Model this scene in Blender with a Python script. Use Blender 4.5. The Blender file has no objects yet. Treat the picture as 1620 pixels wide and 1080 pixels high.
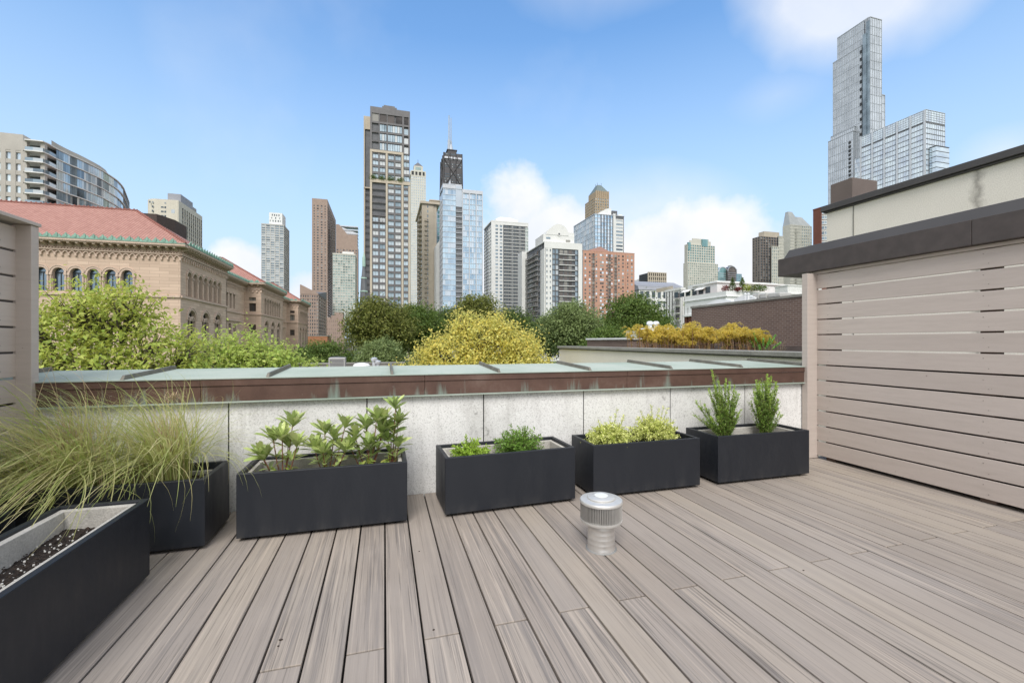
import bpy, bmesh, math, random
import numpy as np
from mathutils import Vector, Matrix
from mathutils.geometry import tessellate_polygon
random.seed(7); RNG = np.random.default_rng(7)
sc = bpy.context.scene; COL = sc.collection
# ---------------------------------------------------------------- camera frame (X along the parapet, Y along the deck boards)
H = 1.18; F = 697.0; A = math.atan(202/697); SA, CA = math.sin(A), math.cos(A)
def dr(px): s = (px-810)/F; return (SA+CA*s, CA-SA*s)
def q(px): a, b = dr(px); return a/b
def zat(py, t): return H+(540-py)*t/F
def dep(x, y): return x*SA+y*CA
def SX(px, Y): return Y*q(px)
def SZ(px, py, Y): return zat(py, Y/dr(px)[1])
def WY(px, X): return X/q(px)
def WZ(px, py, X): return zat(py, X/dr(px)[0])
def at(px, t): a, b = dr(px); return (a*t, b*t)
def proj(x, y, z):
    t = max(dep(x, y), .1); s = (x*CA-y*SA)/t
    return 810+F*s, 540-(z-H)*F/t
GZ = -10.0
# ---------------------------------------------------------------- materials
MATS = {}
def N(nt, typ, **kw):
    n = nt.nodes.new(typ)
    for k, v in kw.items():
        if k.startswith('i_'): n.inputs[k[2:].replace('_', ' ')].default_value = v
        else: setattr(n, k, v)
    return n
def ramp(nt, stops, interp='LINEAR'):
    r = nt.nodes.new('ShaderNodeValToRGB'); r.color_ramp.interpolation = interp
    e = r.color_ramp.elements
    while len(e) < len(stops): e.new(0.5)
    for i, (p, c) in enumerate(stops):
        e[i].position = p; e[i].color = (c[0], c[1], c[2], 1) if hasattr(c, '__len__') else (c, c, c, 1)
    return r
def newmat(name):
    m = bpy.data.materials.new(name); m.use_nodes = True; nt = m.node_tree
    b = nt.nodes['Principled BSDF']; MATS[name] = m
    return m, nt, b
def mixc(nt, fac, a, b, blend='MIX'):
    m = nt.nodes.new('ShaderNodeMix'); m.data_type = 'RGBA'; m.blend_type = blend
    for s, v in ((0, fac), (6, a), (7, b)):
        if hasattr(v, 'is_output'): nt.links.new(v, m.inputs[s])
        elif s == 0: m.inputs[0].default_value = v
        else: m.inputs[s].default_value = (v[0], v[1], v[2], 1)
    return m.outputs[2]
def math_(nt, op, a, b=None, c=None, clamp=False):
    m = nt.nodes.new('ShaderNodeMath'); m.operation = op; m.use_clamp = clamp
    for i, v in enumerate((a, b, c)):
        if v is None: continue
        if hasattr(v, 'is_output'): nt.links.new(v, m.inputs[i])
        else: m.inputs[i].default_value = v
    return m.outputs[0]
def coords(nt, scale=(1, 1, 1)):
    g = nt.nodes.new('ShaderNodeNewGeometry')
    mp = nt.nodes.new('ShaderNodeMapping'); mp.inputs['Scale'].default_value = scale
    nt.links.new(g.outputs['Position'], mp.inputs[0]); return mp.outputs[0]
def noise(nt, vec, scale, detail=4, rough=.55):
    n = N(nt, 'ShaderNodeTexNoise'); n.inputs['Scale'].default_value = scale
    n.inputs['Detail'].default_value = detail; n.inputs['Roughness'].default_value = rough
    nt.links.new(vec, n.inputs['Vector']); return n.outputs['Fac']
def bump(nt, b, h, strength=.3, dist=.01):
    n = N(nt, 'ShaderNodeBump'); n.inputs['Strength'].default_value = strength; n.inputs['Distance'].default_value = dist
    nt.links.new(h, n.inputs['Height']); nt.links.new(n.outputs[0], b.inputs['Normal'])
def rnd(nt):
    g = nt.nodes.new('ShaderNodeNewGeometry'); o = nt.nodes.new('ShaderNodeObjectInfo')
    return math_(nt, 'FRACT', math_(nt, 'ADD', g.outputs['Random Per Island'], o.outputs['Random']))
def simple(name, col, rough=.6, var=.15, scale=3, metal=0, bs=0, bd=.005, st=(1, 1, 1), spec=.5, fine=0):
    m, nt, b = newmat(name)
    v = coords(nt, st); n = noise(nt, v, scale, 5)
    r = ramp(nt, [(.3, [c*(1-var) for c in col]), (.7, [min(1, c*(1+var)) for c in col])]); nt.links.new(n, r.inputs[0])
    out = r.outputs[0]
    if fine:
        n2 = noise(nt, v, scale*fine, 3); out = mixc(nt, .35, out, ramp_out(nt, n2, [(.35, [c*.6 for c in col]), (.65, [min(1, c*1.3) for c in col])]))
    nt.links.new(out, b.inputs['Base Color'])
    b.inputs['Roughness'].default_value = rough; b.inputs['Metallic'].default_value = metal
    b.inputs['Specular IOR Level'].default_value = spec
    if bs: bump(nt, b, noise(nt, v, scale*(fine or 6), 4), bs, bd)
    return m
def ramp_out(nt, fac, stops, interp='LINEAR'):
    r = ramp(nt, stops, interp); nt.links.new(fac, r.inputs[0]); return r.outputs[0]
def glass(name, lo, hi, rough=.08, metal=.45, blind=None, bf=.2, stretch=8):
    """window pane: tone differs from pane to pane; some panes have a blind drawn"""
    m, nt, b = newmat(name); r = rnd(nt)
    col = ramp_out(nt, r, [(0, lo), (.5, [(a+c)/2 for a, c in zip(lo, hi)]), (1, hi)])
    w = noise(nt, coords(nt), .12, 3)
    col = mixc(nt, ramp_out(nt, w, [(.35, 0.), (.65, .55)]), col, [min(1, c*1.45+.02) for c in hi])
    me = metal
    if blind:
        k = math_(nt, 'GREATER_THAN', math_(nt, 'FRACT', math_(nt, 'MULTIPLY', r, 7.31)), 1-bf)
        col = mixc(nt, k, col, blind)
    nt.links.new(col, b.inputs['Base Color'])
    b.inputs['Roughness'].default_value = rough; b.inputs['Metallic'].default_value = me
    return m
def leafmat(name, cols, trans=.35, rough=.55, gain=1.62):
    m, nt, b = newmat(name); r = rnd(nt); cols = [tuple(min(.85, x*gain) for x in c) for c in cols]
    k = len(cols)
    base = ramp_out(nt, r, [(i/(k-1), c) for i, c in enumerate(cols)])
    n = noise(nt, coords(nt), 1.3, 2)
    c = mixc(nt, ramp_out(nt, n, [(.4, 0.), (.7, .35)]), base, cols[-1])
    nt.links.new(c, b.inputs['Base Color']); b.inputs['Roughness'].default_value = rough
    b.inputs['Specular IOR Level'].default_value = .35
    t = nt.nodes.new('ShaderNodeBsdfTranslucent'); nt.links.new(mixc(nt, .5, c, [min(1, x*1.9) for x in cols[-1]]), t.inputs[0])
    mx = nt.nodes.new('ShaderNodeMixShader'); mx.inputs[0].default_value = trans
    nt.links.new(b.outputs[0], mx.inputs[1]); nt.links.new(t.outputs[0], mx.inputs[2])
    nt.links.new(mx.outputs[0], nt.nodes['Material Output'].inputs[0]); return m
def brick(name, c1, c2, mortar, scale=1.0, bw=.22, bh=.07, rot=True, rough=.85, ms=.012, bstr=.3):
    """bricks laid on upright walls: the horizontal coordinate is X+Y so both wall directions read"""
    m, nt, b = newmat(name)
    g = nt.nodes.new('ShaderNodeNewGeometry'); s = nt.nodes.new('ShaderNodeSeparateXYZ'); nt.links.new(g.outputs['Position'], s.inputs[0])
    cmb = nt.nodes.new('ShaderNodeCombineXYZ')
    nt.links.new(math_(nt, 'ADD', s.outputs[0], s.outputs[1]), cmb.inputs[0]); nt.links.new(s.outputs[2], cmb.inputs[1])
    t = nt.nodes.new('ShaderNodeTexBrick'); nt.links.new(cmb.outputs[0], t.inputs['Vector'])
    t.inputs['Scale'].default_value = scale; t.inputs['Brick Width'].default_value = bw; t.inputs['Row Height'].default_value = bh
    t.inputs['Mortar Size'].default_value = ms; t.inputs['Color1'].default_value = (*c1, 1); t.inputs['Color2'].default_value = (*c2, 1)
    t.inputs['Mortar'].default_value = (*mortar, 1)
    n = noise(nt, coords(nt), .35, 4)
    c = mixc(nt, ramp_out(nt, n, [(.3, 0.), (.7, .3)]), t.outputs['Color'], [x*.75 for x in c1])
    nt.links.new(c, b.inputs['Base Color']); b.inputs['Roughness'].default_value = rough
    bump(nt, b, t.outputs['Fac'], -bstr, .01); return m

simple('rail_grey', (.20, .205, .20), .6, .1, .5)
simple('concrete_tan', (.44, .415, .375), .8, .12, .3, fine=20)
simple('cream', (.60, .56, .47), .8, .08, .2, fine=20)
simple('white_conc', (.70, .70, .68), .75, .07, .2, fine=20)
simple('white_paint', (.72, .73, .72), .6, .05, .4)
simple('grey_conc', (.33, .32, .30), .8, .12, .3, fine=20)
simple('pink_stone', (.34, .255, .21), .8, .1, .25, fine=20)
simple('beige_stone', (.50, .44, .35), .8, .1, .25, fine=20)
simple('dark_metal', (.13, .125, .128), .5, .15, .5)
simple('charcoal', (.12, .125, .135), .6, .2, .6)
simple('slate_roof', (.13, .17, .17), .6, .15, .5)
simple('grey_roof', (.27, .28, .31), .5, .08, .2)
simple('grid_grey', (.50, .50, .48), .8, .1, .3, fine=15)
simple('brown_grey', (.235, .20, .175), .8, .1, .3, fine=15)
simple('hancock', (.062, .058, .06), .45, .15, .05)
simple('antenna', (.38, .43, .50), .4, .05)
simple('green_copper', (.22, .37, .30), .7, .25, 1.2)
simple('green_cream', (.55, .54, .475), .8, .1, .25, fine=20)
simple('spandrel_blue', (.30, .38, .47), .25, .08, .2, metal=.3)
simple('spandrel_light', (.50, .56, .63), .3, .06, .2, metal=.2)
simple('mullion', (.46, .48, .50), .4, .05, .4, metal=.3)
simple('steel_light', (.55, .57, .6), .35, .06, .4, metal=.3)
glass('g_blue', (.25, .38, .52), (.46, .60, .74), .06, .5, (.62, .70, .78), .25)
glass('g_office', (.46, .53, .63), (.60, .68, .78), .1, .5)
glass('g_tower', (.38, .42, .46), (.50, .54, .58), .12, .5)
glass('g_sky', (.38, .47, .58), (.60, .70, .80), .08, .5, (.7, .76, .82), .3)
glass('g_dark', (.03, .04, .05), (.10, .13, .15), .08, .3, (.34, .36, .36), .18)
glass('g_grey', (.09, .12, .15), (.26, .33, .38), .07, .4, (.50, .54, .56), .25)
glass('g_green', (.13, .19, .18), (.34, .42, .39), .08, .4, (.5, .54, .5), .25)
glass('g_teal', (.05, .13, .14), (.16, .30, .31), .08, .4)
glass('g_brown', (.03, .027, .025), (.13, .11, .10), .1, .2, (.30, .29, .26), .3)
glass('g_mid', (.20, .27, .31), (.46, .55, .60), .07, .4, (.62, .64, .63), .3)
simple('recess', (.035, .037, .04), .6, .3, .5)
brick('red_brick', (.48, .25, .175), (.54, .30, .21), (.46, .35, .29), bw=.6, bh=.25, ms=.02)
brick('rust_brick', (.155, .05, .033), (.19, .065, .042), (.13, .08, .06), bw=.5, bh=.2)
brick('brown_brick', (.125, .078, .064), (.17, .11, .088), (.25, .205, .175), bw=.22, bh=.075, ms=.011)
brick('sandstone', (.64, .485, .375), (.51, .38, .29), (.34, .25, .19), bw=3.2, bh=.62, ms=.025)
simple('sandstone_trim', (.54, .415, .33), .85, .12, .8, fine=8)
simple('orange_clad', (.36, .165, .085), .8, .1, .4)
simple('bark', (.075, .06, .048), .9, .3, 5, bs=.5, bd=.02)
simple('asphalt', (.05, .05, .052), .9, .2, .5)
simple('lawn', (.06, .10, .03), .95, .3, .3)
# ---------------------------------------------------------------- mesh helpers
class MB:
    def __init__(s): s.v = []; s.f = []; s.m = []
    def quad(s, pts, m=0):
        i = len(s.v); s.v += [tuple(p) for p in pts]; s.f.append(tuple(range(i, i+len(pts)))); s.m.append(m)
    def box(s, x0, x1, y0, y1, z0, z1, m=0):
        i = len(s.v)
        s.v += [(x0, y0, z0), (x1, y0, z0), (x1, y1, z0), (x0, y1, z0), (x0, y0, z1), (x1, y0, z1), (x1, y1, z1), (x0, y1, z1)]
        s.f += [(i, i+3, i+2, i+1), (i+4, i+5, i+6, i+7), (i, i+1, i+5, i+4), (i+1, i+2, i+6, i+5), (i+2, i+3, i+7, i+6), (i+3, i, i+4, i+7)]
        s.m += [m]*6
    def hexa(s, P, m=0):
        i = len(s.v); s.v += [tuple(p) for p in P]
        s.f += [(i, i+3, i+2, i+1), (i+4, i+5, i+6, i+7), (i, i+1, i+5, i+4), (i+1, i+2, i+6, i+5), (i+2, i+3, i+7, i+6), (i+3, i, i+4, i+7)]; s.m += [m]*6
    def prism(s, pts, z0, z1, m=0, zt=None):
        n = len(pts); i = len(s.v)
        s.v += [(x, y, z0) for x, y in pts] + [(x, y, (z1 if zt is None else zt[k])) for k, (x, y) in enumerate(pts)]
        s.f += [tuple(range(i+n-1, i-1, -1)), tuple(range(i+n, i+2*n))] + [(i+k, i+(k+1) % n, i+n+(k+1) % n, i+n+k) for k in range(n)]
        s.m += [m]*(n+2)
    def ext(s, pts, vec, m=0):
        """polygon of 3D points pushed along vec"""
        n = len(pts); i = len(s.v); v = Vector(vec)
        s.v += [tuple(p) for p in pts] + [tuple(Vector(p)+v) for p in pts]
        s.f += [tuple(range(i, i+n)), tuple(range(i+2*n-1, i+n-1, -1))] + [(i+(k+1) % n, i+k, i+n+k, i+n+(k+1) % n) for k in range(n)]
        s.m += [m]*(n+2)
    def tube(s, pts, rad, n=8, m=0, cap=True):
        pts = [Vector(p) for p in pts]; i0 = len(s.v)
        if not hasattr(rad, '__len__'): rad = [rad]*len(pts)
        for k, p in enumerate(pts):
            d = (pts[min(k+1, len(pts)-1)]-pts[max(k-1, 0)]).normalized()
            a = Vector((1, 0, 0)) if abs(d.x) < .8 else Vector((0, 1, 0))
            u = d.cross(a).normalized(); w = d.cross(u)
            for j in range(n):
                t = 2*math.pi*j/n; s.v.append(tuple(p+(u*math.cos(t)+w*math.sin(t))*rad[k]))
        for k in range(len(pts)-1):
            for j in range(n):
                a, b = i0+k*n+j, i0+k*n+(j+1) % n
                s.f.append((a, b, b+n, a+n)); s.m.append(m)
        if cap:
            s.f.append(tuple(range(i0+n-1, i0-1, -1))); s.m.append(m)
            e = i0+(len(pts)-1)*n; s.f.append(tuple(range(e, e+n))); s.m.append(m)
    def lathe(s, cx, cy, prof, n=32, m=0):
        i0 = len(s.v)
        for r, z in prof:
            for j in range(n):
                t = 2*math.pi*j/n; s.v.append((cx+r*math.cos(t), cy+r*math.sin(t), z))
        for k in range(len(prof)-1):
            for j in range(n):
                a, b = i0+k*n+j, i0+k*n+(j+1) % n
                s.f.append((a, b, b+n, a+n)); s.m.append(m)
        s.f.append(tuple(range(i0+n-1, i0-1, -1))); s.m.append(m)
        e = i0+(len(prof)-1)*n; s.f.append(tuple(range(e, e+n))); s.m.append(m)
    def build(s, name, mats, parent=None, smooth=False, bevel=0, origin=None):
        if not s.f: return None
        if not isinstance(mats, (list, tuple)): mats = [mats]
        me = bpy.data.meshes.new(name); o = bpy.data.objects.new(name, me); COL.objects.link(o)
        v = np.array(s.v, dtype=float)
        if parent is not None: v = v-np.array(wloc(parent))
        if origin is not None: v = v-np.array(origin); o.location = origin
        me.from_pydata(v.tolist(), [], s.f)
        for k in mats: me.materials.append(MATS[k] if isinstance(k, str) else k)
        me.polygons.foreach_set('material_index', s.m)
        if smooth:
            me.polygons.foreach_set('use_smooth', [True]*len(s.f))
            try: me.set_sharp_from_angle(angle=math.radians(40))
            except Exception: pass
        if bevel:
            b = o.modifiers.new('edge', 'BEVEL'); b.width = bevel; b.segments = 2; b.limit_method = 'ANGLE'
        if parent is not None: o.parent = parent
        me.update(); return o
def wloc(o):
    l = Vector(o.location)
    while o.parent: o = o.parent; l += o.location
    return l
def tag(o, label=None, cat=None, group=None, kind=None):
    if label: o['label'] = label
    if cat: o['category'] = cat
    if group: o['group'] = group
    if kind: o['kind'] = kind
    elif cat: o['kind'] = 'thing'
    return o
def thing(name, label, cat, loc=(0, 0, 0), group=None):
    o = bpy.data.objects.new(name, None); COL.objects.link(o); o.location = loc; o.empty_display_size = .3
    return tag(o, label, cat, group)
def holes_wall(mb, O, U, Nn, W, z0, z1, holes, depth, m=0, mrev=0):
    """upright wall sheet with openings; O = (x, y) of its start, U = direction, Nn = outward; holes = polygons in (u, z)"""
    def P(u, z, d=0): return (O[0]+U[0]*u-Nn[0]*d, O[1]+U[1]*u-Nn[1]*d, z)
    loops = [[Vector((0, z0, 0)), Vector((W, z0, 0)), Vector((W, z1, 0)), Vector((0, z1, 0))]] + [[Vector((u, z, 0)) for u, z in h] for h in holes]
    flat = [p for l in loops for p in l]; i = len(mb.v)
    mb.v += [P(p.x, p.y) for p in flat]
    for t in tessellate_polygon(loops): mb.f.append(tuple(i+k for k in t)); mb.m.append(m)
    for h in holes:
        n = len(h)
        for k in range(n):
            a, b = h[k], h[(k+1) % n]; mb.quad([P(*a), P(*b), P(b[0], b[1], depth), P(a[0], a[1], depth)], mrev)
def arch(c, w, z0, zs, n=10):
    r = w/2
    return [(c-r, z0), (c+r, z0)] + [(c+r*math.cos(math.pi*k/n), zs+r*math.sin(math.pi*k/n)) for k in range(n+1)]
# ---------------------------------------------------------------- towers
NRM = {'S': (0, -1), 'W': (-1, 0), 'E': (1, 0)}
PANE = {}
class Tower:
    def __init__(s, name, label, cat, x0, x1, y0, y1, zt, wall, glassm, d=.35, core=True, z0=0., corem=None, side=None, group=None):
        s.x0, s.x1, s.y0, s.y1, s.zt, s.d, s.z0 = x0, x1, y0, y1, zt, d, z0
        s.root = thing(name, label, cat, ((x0+x1)/2, (y0+y1)/2, GZ), group)
        s.wall = MB(); s.wins = []; s.wm = wall; s.gm = glassm; s.corem = corem or wall
        s.side = side or ('W' if x0 > 0 else 'E')
        if core:
            s.wall.box(x0+d+.06, x1-d-.06, y0+d+.06, y1-.1, z0, zt, 1); s.wall.box(x0, x1, y0, y1, GZ, z0, 0)
    def P(s, side, a, z, off=0):
        if side == 'S': return (a, s.y0+off, z)
        if side == 'W': return (s.x0+off, a, z)
        return (s.x1-off, a, z)
    def bar(s, side, a0, a1, z0, z1, off0, off1, m=0, mb=None):
        """solid bar on a face between setbacks off0 (outer) and off1 (inner)"""
        mb = mb or s.wall
        if side == 'S': mb.box(a0, a1, s.y0+off0, s.y0+off1, z0, z1, m)
        elif side == 'W': mb.box(s.x0+off0, s.x0+off1, a0, a1, z0, z1, m)
        else: mb.box(s.x1-off1, s.x1-off0, a0, a1, z0, z1, m)
    def rng(s, side):
        if side == 'S': return s.x0, s.x1
        return s.y0+s.d+.01, s.y1
    def face(s, side, cols, fh, pw, sh, a0=None, a1=None, zt=None, zb=None, m=0, sm=None, gm=None, mid=0, proud=.08, ends=None):
        r0, r1 = s.rng(side); a0 = r0 if a0 is None else a0; a1 = r1 if a1 is None else a1
        zt = s.zt if zt is None else zt; zb = s.z0 if zb is None else zb
        n = max(1, int(round((zt-zb)/fh))); fh = (zt-zb)/n; sm = m if sm is None else sm
        cw = (a1-a0)/cols
        for k in range(cols+1):
            c = a0+k*cw; p0, p1 = c-pw/2, c+pw/2
            if ends and k in (0, cols): p0, p1 = c-ends, c+ends
            s.bar(side, max(a0, p0), min(a1, p1), zb, zt, 0, s.d, m)
        for j in range(n+1):
            z = zb+j*fh; s.bar(side, a0+.01, a1-.01, max(zb, z-sh/2), min(zt, z+sh/2), proud, s.d-.01, sm)
        for j in range(n):
            for k in range(cols):
                u0, u1 = a0+k*cw+pw/2, a0+(k+1)*cw-pw/2; v0, v1 = zb+j*fh+sh/2, zb+(j+1)*fh-sh/2
                if ends:
                    if k == 0: u0 = max(u0, a0+ends)
                    if k == cols-1: u1 = min(u1, a1-ends)
                if mid:   # sub-mullions
                    for q_ in range(1, mid): c = u0+(u1-u0)*q_/mid; s.bar(side, c-.05, c+.05, v0, v1, s.d-.12, s.d, m)
                s.win(side, u0, u1, v0, v1, gm)
    def win(s, side, u0, u1, v0, v1, gm=None, off=None):
        off = s.d-.005 if off is None else off
        c = s.P(side, (u0+u1)/2, (v0+v1)/2, off)
        px, py = proj(*c); n = NRM[side]; L = math.hypot(c[0], c[1]); w = abs(n[0]*c[0]+n[1]*c[1])/L**3*(u1-u0)*(v1-v0)
        if py > 480 or px < 0 or px > 1620: w *= .01
        s.wins.append((w, side, c, u1-u0, v1-v0, gm or s.gm))
    def balcony(s, side, a0, a1, z, proj_=1.2, slab=.25, rail=1.0, ms='white_conc', mr='dark_metal', solid=False, off=0):
        key = ('bal', side, round(a1-a0, 2), proj_, ms, mr, solid, slab); w = a1-a0
        if key not in PANE:
            mb = MB(); mb.box(-w/2, w/2, -proj_, .05, -slab, 0, 0)
            if solid: mb.box(-w/2+.02, w/2-.02, -proj_+.02, -proj_+.07, .005, rail, 1)
            else:
                mb.box(-w/2+.02, w/2-.02, -proj_+.03, -proj_+.09, rail-.08, rail, 1)
                k = max(4, int(w/.28))
                for i in range(k+1): x = -w/2+.05+(w-.1)*i/k; mb.box(x-.025, x+.025, -proj_+.04, -proj_+.08, .005, rail-.082, 1)
            PANE[key] = mb.build('balcony', [ms, mr]); o = PANE[key]
        else: o = PANE[key].copy(); COL.objects.link(o)
        p = Vector(s.P(side, (a0+a1)/2, z, off)); o.parent = s.root; o.location = p-s.root.location
        o.rotation_euler = (0, 0, {'S': 0, 'W': -math.pi/2, 'E': math.pi/2}[side]); return o
    def done(s, wallname='wall', most=100):
        s.wall.build(wallname, [s.wm, s.corem] if isinstance(s.wm, str) else s.wm, s.root)
        s.wins.sort(key=lambda t: -t[0])
        for i, (w, side, c, a, b, gm) in enumerate(s.wins[:most]):
            key = (round(a, 3), round(b, 3), gm)
            if key not in PANE:
                mb = MB(); mb.quad([(-a/2, 0, -b/2), (a/2, 0, -b/2), (a/2, 0, b/2), (-a/2, 0, b/2)]); PANE[key] = mb.build('window', gm); o = PANE[key]
            else: o = PANE[key].copy(); COL.objects.link(o)
            o.name = 'window'; o.parent = s.root; o.location = Vector(c)-s.root.location
            o.rotation_euler = (0, 0, {'S': 0, 'W': -math.pi/2, 'E': math.pi/2}[side])
        rest = {}
        for w, side, c, a, b, gm in s.wins[most:]:
            mb = rest.setdefault(gm, MB())
            if side == 'S': mb.quad([(c[0]-a/2, c[1], c[2]-b/2), (c[0]+a/2, c[1], c[2]-b/2), (c[0]+a/2, c[1], c[2]+b/2), (c[0]-a/2, c[1], c[2]+b/2)])
            else: mb.quad([(c[0], c[1]-a/2, c[2]-b/2), (c[0], c[1]+a/2, c[2]-b/2), (c[0], c[1]+a/2, c[2]+b/2), (c[0], c[1]-a/2, c[2]+b/2)])
        if rest:
            keys = list(rest); al = MB()
            for k, g in enumerate(keys):
                i = len(al.v); al.v += rest[g].v; al.f += [tuple(x+i for x in f) for f in rest[g].f]; al.m += [k]*len(rest[g].f)
            o = al.build('window', keys, s.root); o['kind'] = 'stuff'
        return s.root
    def cap(s, h=.8, over=.12, z=None, mat=None, name='roof', x0=None, x1=None, y0=None, y1=None):
        mb = MB(); z = s.zt if z is None else z
        mb.box((s.x0 if x0 is None else x0)-over, (s.x1 if x1 is None else x1)+over, (s.y0 if y0 is None else y0)-over, (s.y1 if y1 is None else y1)+over, z, z+h)
        return mb.build(name, mat or s.wm, s.root)
    def part(s, name, mat, fn, **kw):
        mb = MB(); fn(mb); return mb.build(name, mat, s.root, **kw)
def foot(pc, t, pl, pr):
    x, y = at(pc, t)
    if x/y > 0: return x, y*q(pr), y, (x/q(pl) if q(pl) > .001 else y+30)
    return y*q(pl), x, y, x/q(pr)
# ---------------------------------------------------------------- leaves and trees
def leafmesh(name, P, D, L, W, mat, parent, fold=.25, up=None):
    """P roots, D directions (unit), L lengths, W widths -> one mesh of folded leaf blades"""
    n = len(P); r = RNG.normal(size=(n, 3)) if up is None else up+RNG.normal(size=(n, 3))*.35
    S = np.cross(D, r); S /= np.linalg.norm(S, axis=1)[:, None]+1e-9
    U = np.cross(S, D); L = L[:, None]; W = W[:, None]
    mid = P+D*L*.48
    V = np.stack([P, mid+S*W/2+U*W*fold, P+D*L-U*L*.08, mid-S*W/2+U*W*fold], 1).reshape(-1, 3)-np.array(wloc(parent))
    me = bpy.data.meshes.new(name); me.vertices.add(4*n); me.vertices.foreach_set('co', V.ravel())
    me.loops.add(4*n); me.loops.foreach_set('vertex_index', np.arange(4*n, dtype=np.int32))
    me.polygons.add(n); me.polygons.foreach_set('loop_start', np.arange(0, 4*n, 4, dtype=np.int32))
    me.update(calc_edges=True); me.materials.append(MATS[mat])
    o = bpy.data.objects.new(name, me); COL.objects.link(o); o.parent = parent; return o
def unit(v): return v/(np.linalg.norm(v, axis=-1, keepdims=True)+1e-9)
def tree(name, label, px, t, crown, mat, leaf=.1, twigs=800, per=14, sig=.16, group=None, trunk_r=.14, asp=.5, bark='bark', base=GZ, droop=.25):
    """crown = list of (dx, dy, z, rx, rz): lobes about the trunk"""
    x, y = at(px, t); root = thing(name, label, 'tree', (x, y, base), group)
    mb = MB(); zs = [c[2] for c in crown]; fork = min(zs)-max(c[4] for c in crown)*.6
    fork = max(fork, base+2)
    mb.tube([(x, y, base), (x+.05, y, (base+fork)/2), (x, y, fork)], [trunk_r*1.3, trunk_r, trunk_r*.85], 10)
    vol = np.array([c[3]**2*c[4] for c in crown])**(2/3); vol /= vol.sum(); Pt = []; Cn = []
    for ci, (dx, dy, z, rx, rz) in enumerate(crown):
        c = Vector((x+dx, y+dy, z)); m_ = Vector((x+dx*.4, y+dy*.4, (fork*.5+z*.5)))
        mb.tube([(x, y, fork-.1), m_, c], [trunk_r*.7, trunk_r*.45, trunk_r*.2], 7)
        k = max(6, int(twigs*vol[ci])); d = unit(RNG.normal(size=(k, 3)))
        rr = RNG.uniform(.2, 1, size=(k, 1))**.45*(1+RNG.normal(size=(k, 1))*.13)*(1+.16*np.sin(d[:, :1]*5+ci)*np.cos(d[:, 2:]*6+ci*2))
        p = np.array(c)+d*rr*np.array([rx, rx, rz]); Pt.append(p); Cn.append(np.repeat(np.array([c]), k, 0))
        for i in range(min(26, k)):
            e = Vector(p[i]); s_ = c.lerp(m_, random.random()*.5); mid = s_.lerp(e, .5)+Vector((0, 0, -.06*rz))
            mb.tube([s_, mid, e], [trunk_r*.2, trunk_r*.12, trunk_r*.04], 5, cap=False)
    mb.build('trunk', bark, root, smooth=True)
    Pt = np.concatenate(Pt); Cn = np.concatenate(Cn); K = len(Pt)
    cnt = per; out = unit(Pt-Cn); sg = np.repeat(RNG.uniform(.45, 1.35, size=(K, 1)), cnt, 0)
    P = np.repeat(Pt, cnt, 0)+RNG.normal(size=(K*cnt, 3))*np.array([sig, sig, sig*.6])*sg+np.repeat(out, cnt, 0)*RNG.uniform(-1, 1.6, size=(K*cnt, 1))*sig*.9
    D = unit(np.repeat(out, cnt, 0)*.5+RNG.normal(size=(K*cnt, 3))*.7+np.array([0, 0, -droop]))
    L = leaf*RNG.uniform(.6, 1.3, K*cnt); up = np.tile([0, 0, 1.0], (K*cnt, 1))+np.repeat(out, cnt, 0)*.6
    leafmesh('crown', P, D, L, L*asp, mat, root, up=up); return root
# ================================================================ foreground materials
def deck_mat():
    m, nt, b = newmat('decking')
    g = nt.nodes.new('ShaderNodeNewGeometry'); r = g.outputs['Random Per Island']
    s = nt.nodes.new('ShaderNodeSeparateXYZ'); nt.links.new(g.outputs['Position'], s.inputs[0])
    def vec(kx, ky, off):
        c = nt.nodes.new('ShaderNodeCombineXYZ'); nt.links.new(math_(nt, 'MULTIPLY', s.outputs[0], kx), c.inputs[0])
        nt.links.new(math_(nt, 'ADD', math_(nt, 'MULTIPLY', s.outputs[1], ky), math_(nt, 'MULTIPLY', r, off)), c.inputs[1])
        nt.links.new(math_(nt, 'MULTIPLY', r, 37.), c.inputs[2]); return c.outputs[0]
    tone = ramp_out(nt, r, [(0, (.27, .232, .2)), (.3, (.325, .28, .24)), (.55, (.285, .25, .222)), (.8, (.355, .305, .252)), (1, (.305, .265, .23))])
    n1 = noise(nt, vec(26, .5, 50), 1, 6, .65)
    amt = ramp_out(nt, math_(nt, 'FRACT', math_(nt, 'MULTIPLY', r, 5.31)), [(.15, .3), (.5, .8), (1, 1.)])
    grey = math_(nt, 'MULTIPLY', ramp_out(nt, n1, [(.50, 0.), (.61, .7)]), amt)
    col = mixc(nt, grey, tone, (.15, .136, .13))
    n2 = noise(nt, vec(105, 1.3, 80), 1, 6, .72)
    col = mixc(nt, math_(nt, 'MULTIPLY', ramp_out(nt, n2, [(.53, 0.), (.62, .9)]), math_(nt, 'ADD', math_(nt, 'MULTIPLY', amt, .75), .15)), col, (.10, .086, .076))
    n3 = noise(nt, vec(95, 1.3, 90), 1, 5, .65)
    col = mixc(nt, math_(nt, 'MULTIPLY', ramp_out(nt, n3, [(.52, 0.), (.66, .8)]), amt), col, (.48, .405, .335))
    n5 = noise(nt, coords(nt), .9, 4, .6)
    col = mixc(nt, ramp_out(nt, n5, [(.35, 0.), (.75, .3)]), col, (.44, .40, .37))
    nt.links.new(col, b.inputs['Base Color']); b.inputs['Roughness'].default_value = .66; b.inputs['Specular IOR Level'].default_value = .3
    n4 = noise(nt, vec(240, 7, 10), 1, 3, .6); bump(nt, b, math_(nt, 'ADD', n4, math_(nt, 'MULTIPLY', n2, .6)), .35, .0016)
deck_mat()
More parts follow.
